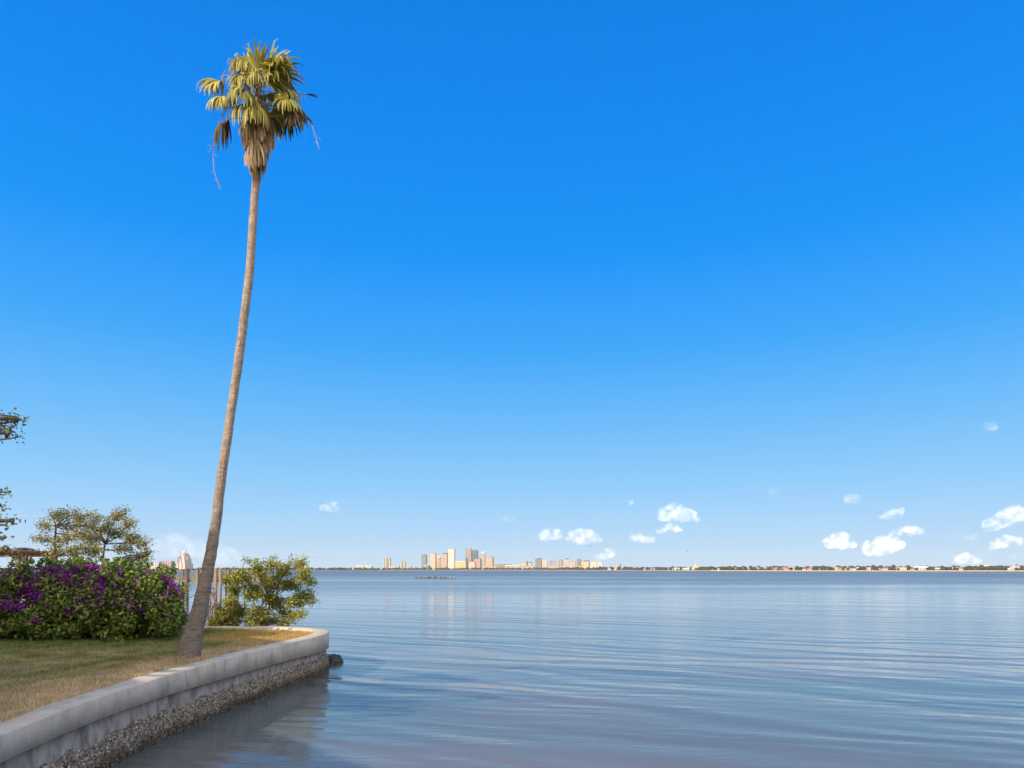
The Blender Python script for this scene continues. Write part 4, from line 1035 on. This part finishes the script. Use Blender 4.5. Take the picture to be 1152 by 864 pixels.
def steeple():
    d = 2600; k = d / F; x = (697.7 - 576) * k; root = empty('steeple', (x, d, .5), 'dark pointed steeple above the trees right of the middle cluster', 'steeple')
    m = MB(); m.box((x, d, 6), (3.2, 3.2, 6)); m.build('tower_body', plain('dark_stone', (.15, .13, .12)), root)
    m = MB(); m.lathe([(3.2, 0), (.1, EYE + (HZ - 633.4) * k - 12)], (x, d, 12), 8); m.build('spire', plain('dark_slate', (.1, .1, .11)), root)
steeple()

# ================================================================== HOUSE ADDED TO SHADE THE LAWN AND TRUNK (out of view to the left)
def shade_house():
    a = np.array([SH[0], SH[1]]); b = np.array([SH[1], -SH[0]]); rz = math.atan2(a[1], a[0])
    def P(u, v): return a * u + b * v
    c = P(-10, -10.5)
    root = empty('added_shade_house', (c[0], c[1], 0), 'two-storey pale stucco house added out of view on the left to shade the lawn', 'house')
    st = rough_mat('pale_stucco', (.66, .63, .58), (.76, .73, .68), 3, .9, .2); gl = plain('window_glass', (.06, .07, .08), .1)
    for (u0, u1, v0, v1, h) in ((-12, -6.2, -16.6, -14.6, 9.6), (-14, -6.25, -14.55, -7, 5.6), (-14, -6.0, -31, -16.65, 8.25)):
        c = P((u0 + u1) / 2, (v0 + v1) / 2); m = MB(); m.box((c[0], c[1], h / 2 - .2), ((u1 - u0) / 2, abs(v1 - v0) / 2, h / 2 - .2), rz); m.build('wall', st, root)
        m = MB(); m.box((c[0], c[1], h - .2), ((u1 - u0) / 2 + .15, abs(v1 - v0) / 2 - .003, .2), rz); m.build('parapet', M['concrete'], root)
        n = 4
        for zf in (1.7, 5.0):
            if abs(v1 - v0) < 3: n = 1
            for i in range(n if zf < h - 1.5 else 0):
                v = v0 + (i + .5) * (v1 - v0) / n; p = P(u1 + .03, v)
                m = MB(); m.box((p[0], p[1], zf), (.06, .75, .85), rz); wf = m.build('window', plain('white_frame', (.7, .7, .68)), root)
                p = P(u1 + .1, v); m = MB(); m.box((p[0], p[1], zf), (.012, .66, .76), rz); m.build('pane', gl, wf)
shade_house()

# ================================================================== CLOUDS
def mk_cloud(name, dens):
    m, nt, out = mat(name)
    v = nt.nodes.new('ShaderNodeVolumePrincipled')
    v.inputs['Color'].default_value = (1, .985, .97, 1); v.inputs['Anisotropy'].default_value = -.35
    f = noise(nt, coords(nt), 1 / 190, 8, .66)
    dn = mth(nt, 'MULTIPLY', ramp(nt, f, [(.46, (.0, .0, .0)), (.72, (1, 1, 1))]), dens)
    nt.links.new(dn, v.inputs['Density']); nt.links.new(v.outputs[0], out.inputs['Volume'])
    return m
CM = {'full': mk_cloud('cloud_thick', .0055), 'soft': mk_cloud('cloud_soft', .0034), 'veil': mk_cloud('cloud_veil', .0010), 'faint': mk_cloud('cloud_faint', .0017)}
CD = 14000
def cloud(px_, py_, w_, h_, kind, label, tilt=0.0, seed=0):
    r = random.Random(seed + 100); k = CD / F; h_ *= 1.08; c = pt(px_, py_, CD); m = MB()
    n = max(5, int(w_ / 3.2))
    for i in range(n):
        t = -1 + 2 * (i + .5) / n; env = math.sqrt(max(.08, 1 - t * t)) * r.uniform(.65, 1.1)
        rr = h_ * .5 * env
        x = t * w_ * .46; z = -h_ * .5 + rr * r.uniform(.75, 1.0) + tilt * x
        m.ball((c[0] + x * k, CD + r.uniform(-.15, .15) * w_ * k, c[2] + z * k), (rr * k * r.uniform(1.0, 1.5), rr * k * 1.2, rr * k * r.uniform(.75, 1.0)), .10, r, 8, 12)
        if r.random() < .7:
            q = rr * r.uniform(.4, .65)
            m.ball((c[0] + (x + r.uniform(-1, 1) * rr * .6) * k, CD + r.uniform(-.2, .2) * w_ * k, c[2] + (z + rr * r.uniform(.35, .7)) * k), (q * k * 1.2, q * k, q * k), .12, r, 7, 10)
    o = m.build('cloud', CM[kind], None, True)
    md = o.modifiers.new('union', 'REMESH'); md.mode = 'VOXEL'; md.voxel_size = k * max(.7, h_ / 22)
    tag(o, label, 'cloud', 'small clouds low over the bay')
CL = [(371, 568, 22, 14, 'soft', 'small white puff right above the mangrove bush', 0), (389, 571.5, 9, 6, 'faint', 'tiny wisp just right of the puff above the mangrove', 0), (419, 552.5, 13, 7, 'faint', 'tiny faint cloud, highest one left of the skyline', 0),
      (619, 600.5, 32, 14, 'soft', 'flat white cloud left of the two above the middle cluster', .05), (657.5, 600, 35, 21, 'soft', 'square white cloud right of the two above the middle cluster', 0), (681, 622, 22, 13, 'soft', 'low pale cloud touching down right over the end of the middle cluster', .2),
      (573, 583, 16, 8, 'faint', 'very faint cloud above and right of the tall skyline cluster', .1), (583, 600.5, 8, 7, 'faint', 'tiny faint puff left of the flat white cloud', 0), (707, 564, 9, 8, 'soft', 'tiny puff alone above the pair of small clouds', 0),
      (716, 602, 15, 13, 'soft', 'left of a pair of small clouds right of the middle cluster', 0), (729.5, 605, 14, 12, 'soft', 'right of a pair of small clouds right of the middle cluster', .1), (765, 575, 44, 23, 'soft', 'tall double-headed white cloud at centre right', -.05), (754, 593.5, 30, 11, 'full', 'flat oblong cloud under the double-headed one', .1),
      (785, 603, 7, 5, 'faint', 'tiny dot of cloud below and right of the double-headed one', 0), (870, 552, 9, 9, 'faint', 'very faint upright wisp, upper right of centre', 0), (957.5, 561, 15, 11, 'faint', 'faint round puff above the three right clouds', 0), (1003, 577.5, 27, 13, 'soft', 'small bright cloud above the stacked pair on the right', .05),
      (945.5, 608.5, 34, 17, 'full', 'bright heaped cloud left of the stacked pair on the right', 0), (994, 611, 42, 23, 'full', 'lower, heaped cloud of the stacked pair on the right', .15), (1020, 596, 40, 13, 'soft', 'upper, flat cloud of the stacked pair on the right', .08),
      (1136, 579, 56, 20, 'soft', 'upper slanting cloud at the right edge', .42), (1134, 608, 50, 15, 'soft', 'middle slanting cloud at the right edge', .2), (1088, 627.5, 32, 13, 'soft', 'low pale cloud near the horizon, left of the right edge', 0), (1146, 624, 18, 9, 'faint', 'lowest faint cloud at the right edge', 0), (1092, 603, 20, 9, 'faint', 'faint veil left of the slanting clouds at the right edge', 0),
      (200, 611, 62, 30, 'veil', 'broad soft cloud behind the domed high-rise', 0), (250, 624, 44, 22, 'veil', 'soft low cloud right behind the palm trunk', 0), (1113, 480, 9, 12, 'faint', 'single faint wisp high up near the right edge', 0)]
for i, (a, b, w_, h_, kd, lb, tl) in enumerate(CL): cloud(a, b, w_, h_, kd, lb, tl, i)

# ================================================================== AIR
hz = MB(); hz.box((0, 4400, 107), (9100, 4750, 110))
hm, hnt, hout = mat('air'); hv = hnt.nodes.new('ShaderNodeVolumePrincipled'); hv.inputs['Color'].default_value = (.86, .93, 1, 1)
hv.inputs['Density'].default_value = 2.4e-5; hv.inputs['Anisotropy'].default_value = .0; hnt.links.new(hv.outputs[0], hout.inputs['Volume'])
tag(hz.build('haze', hm), kind='stuff')
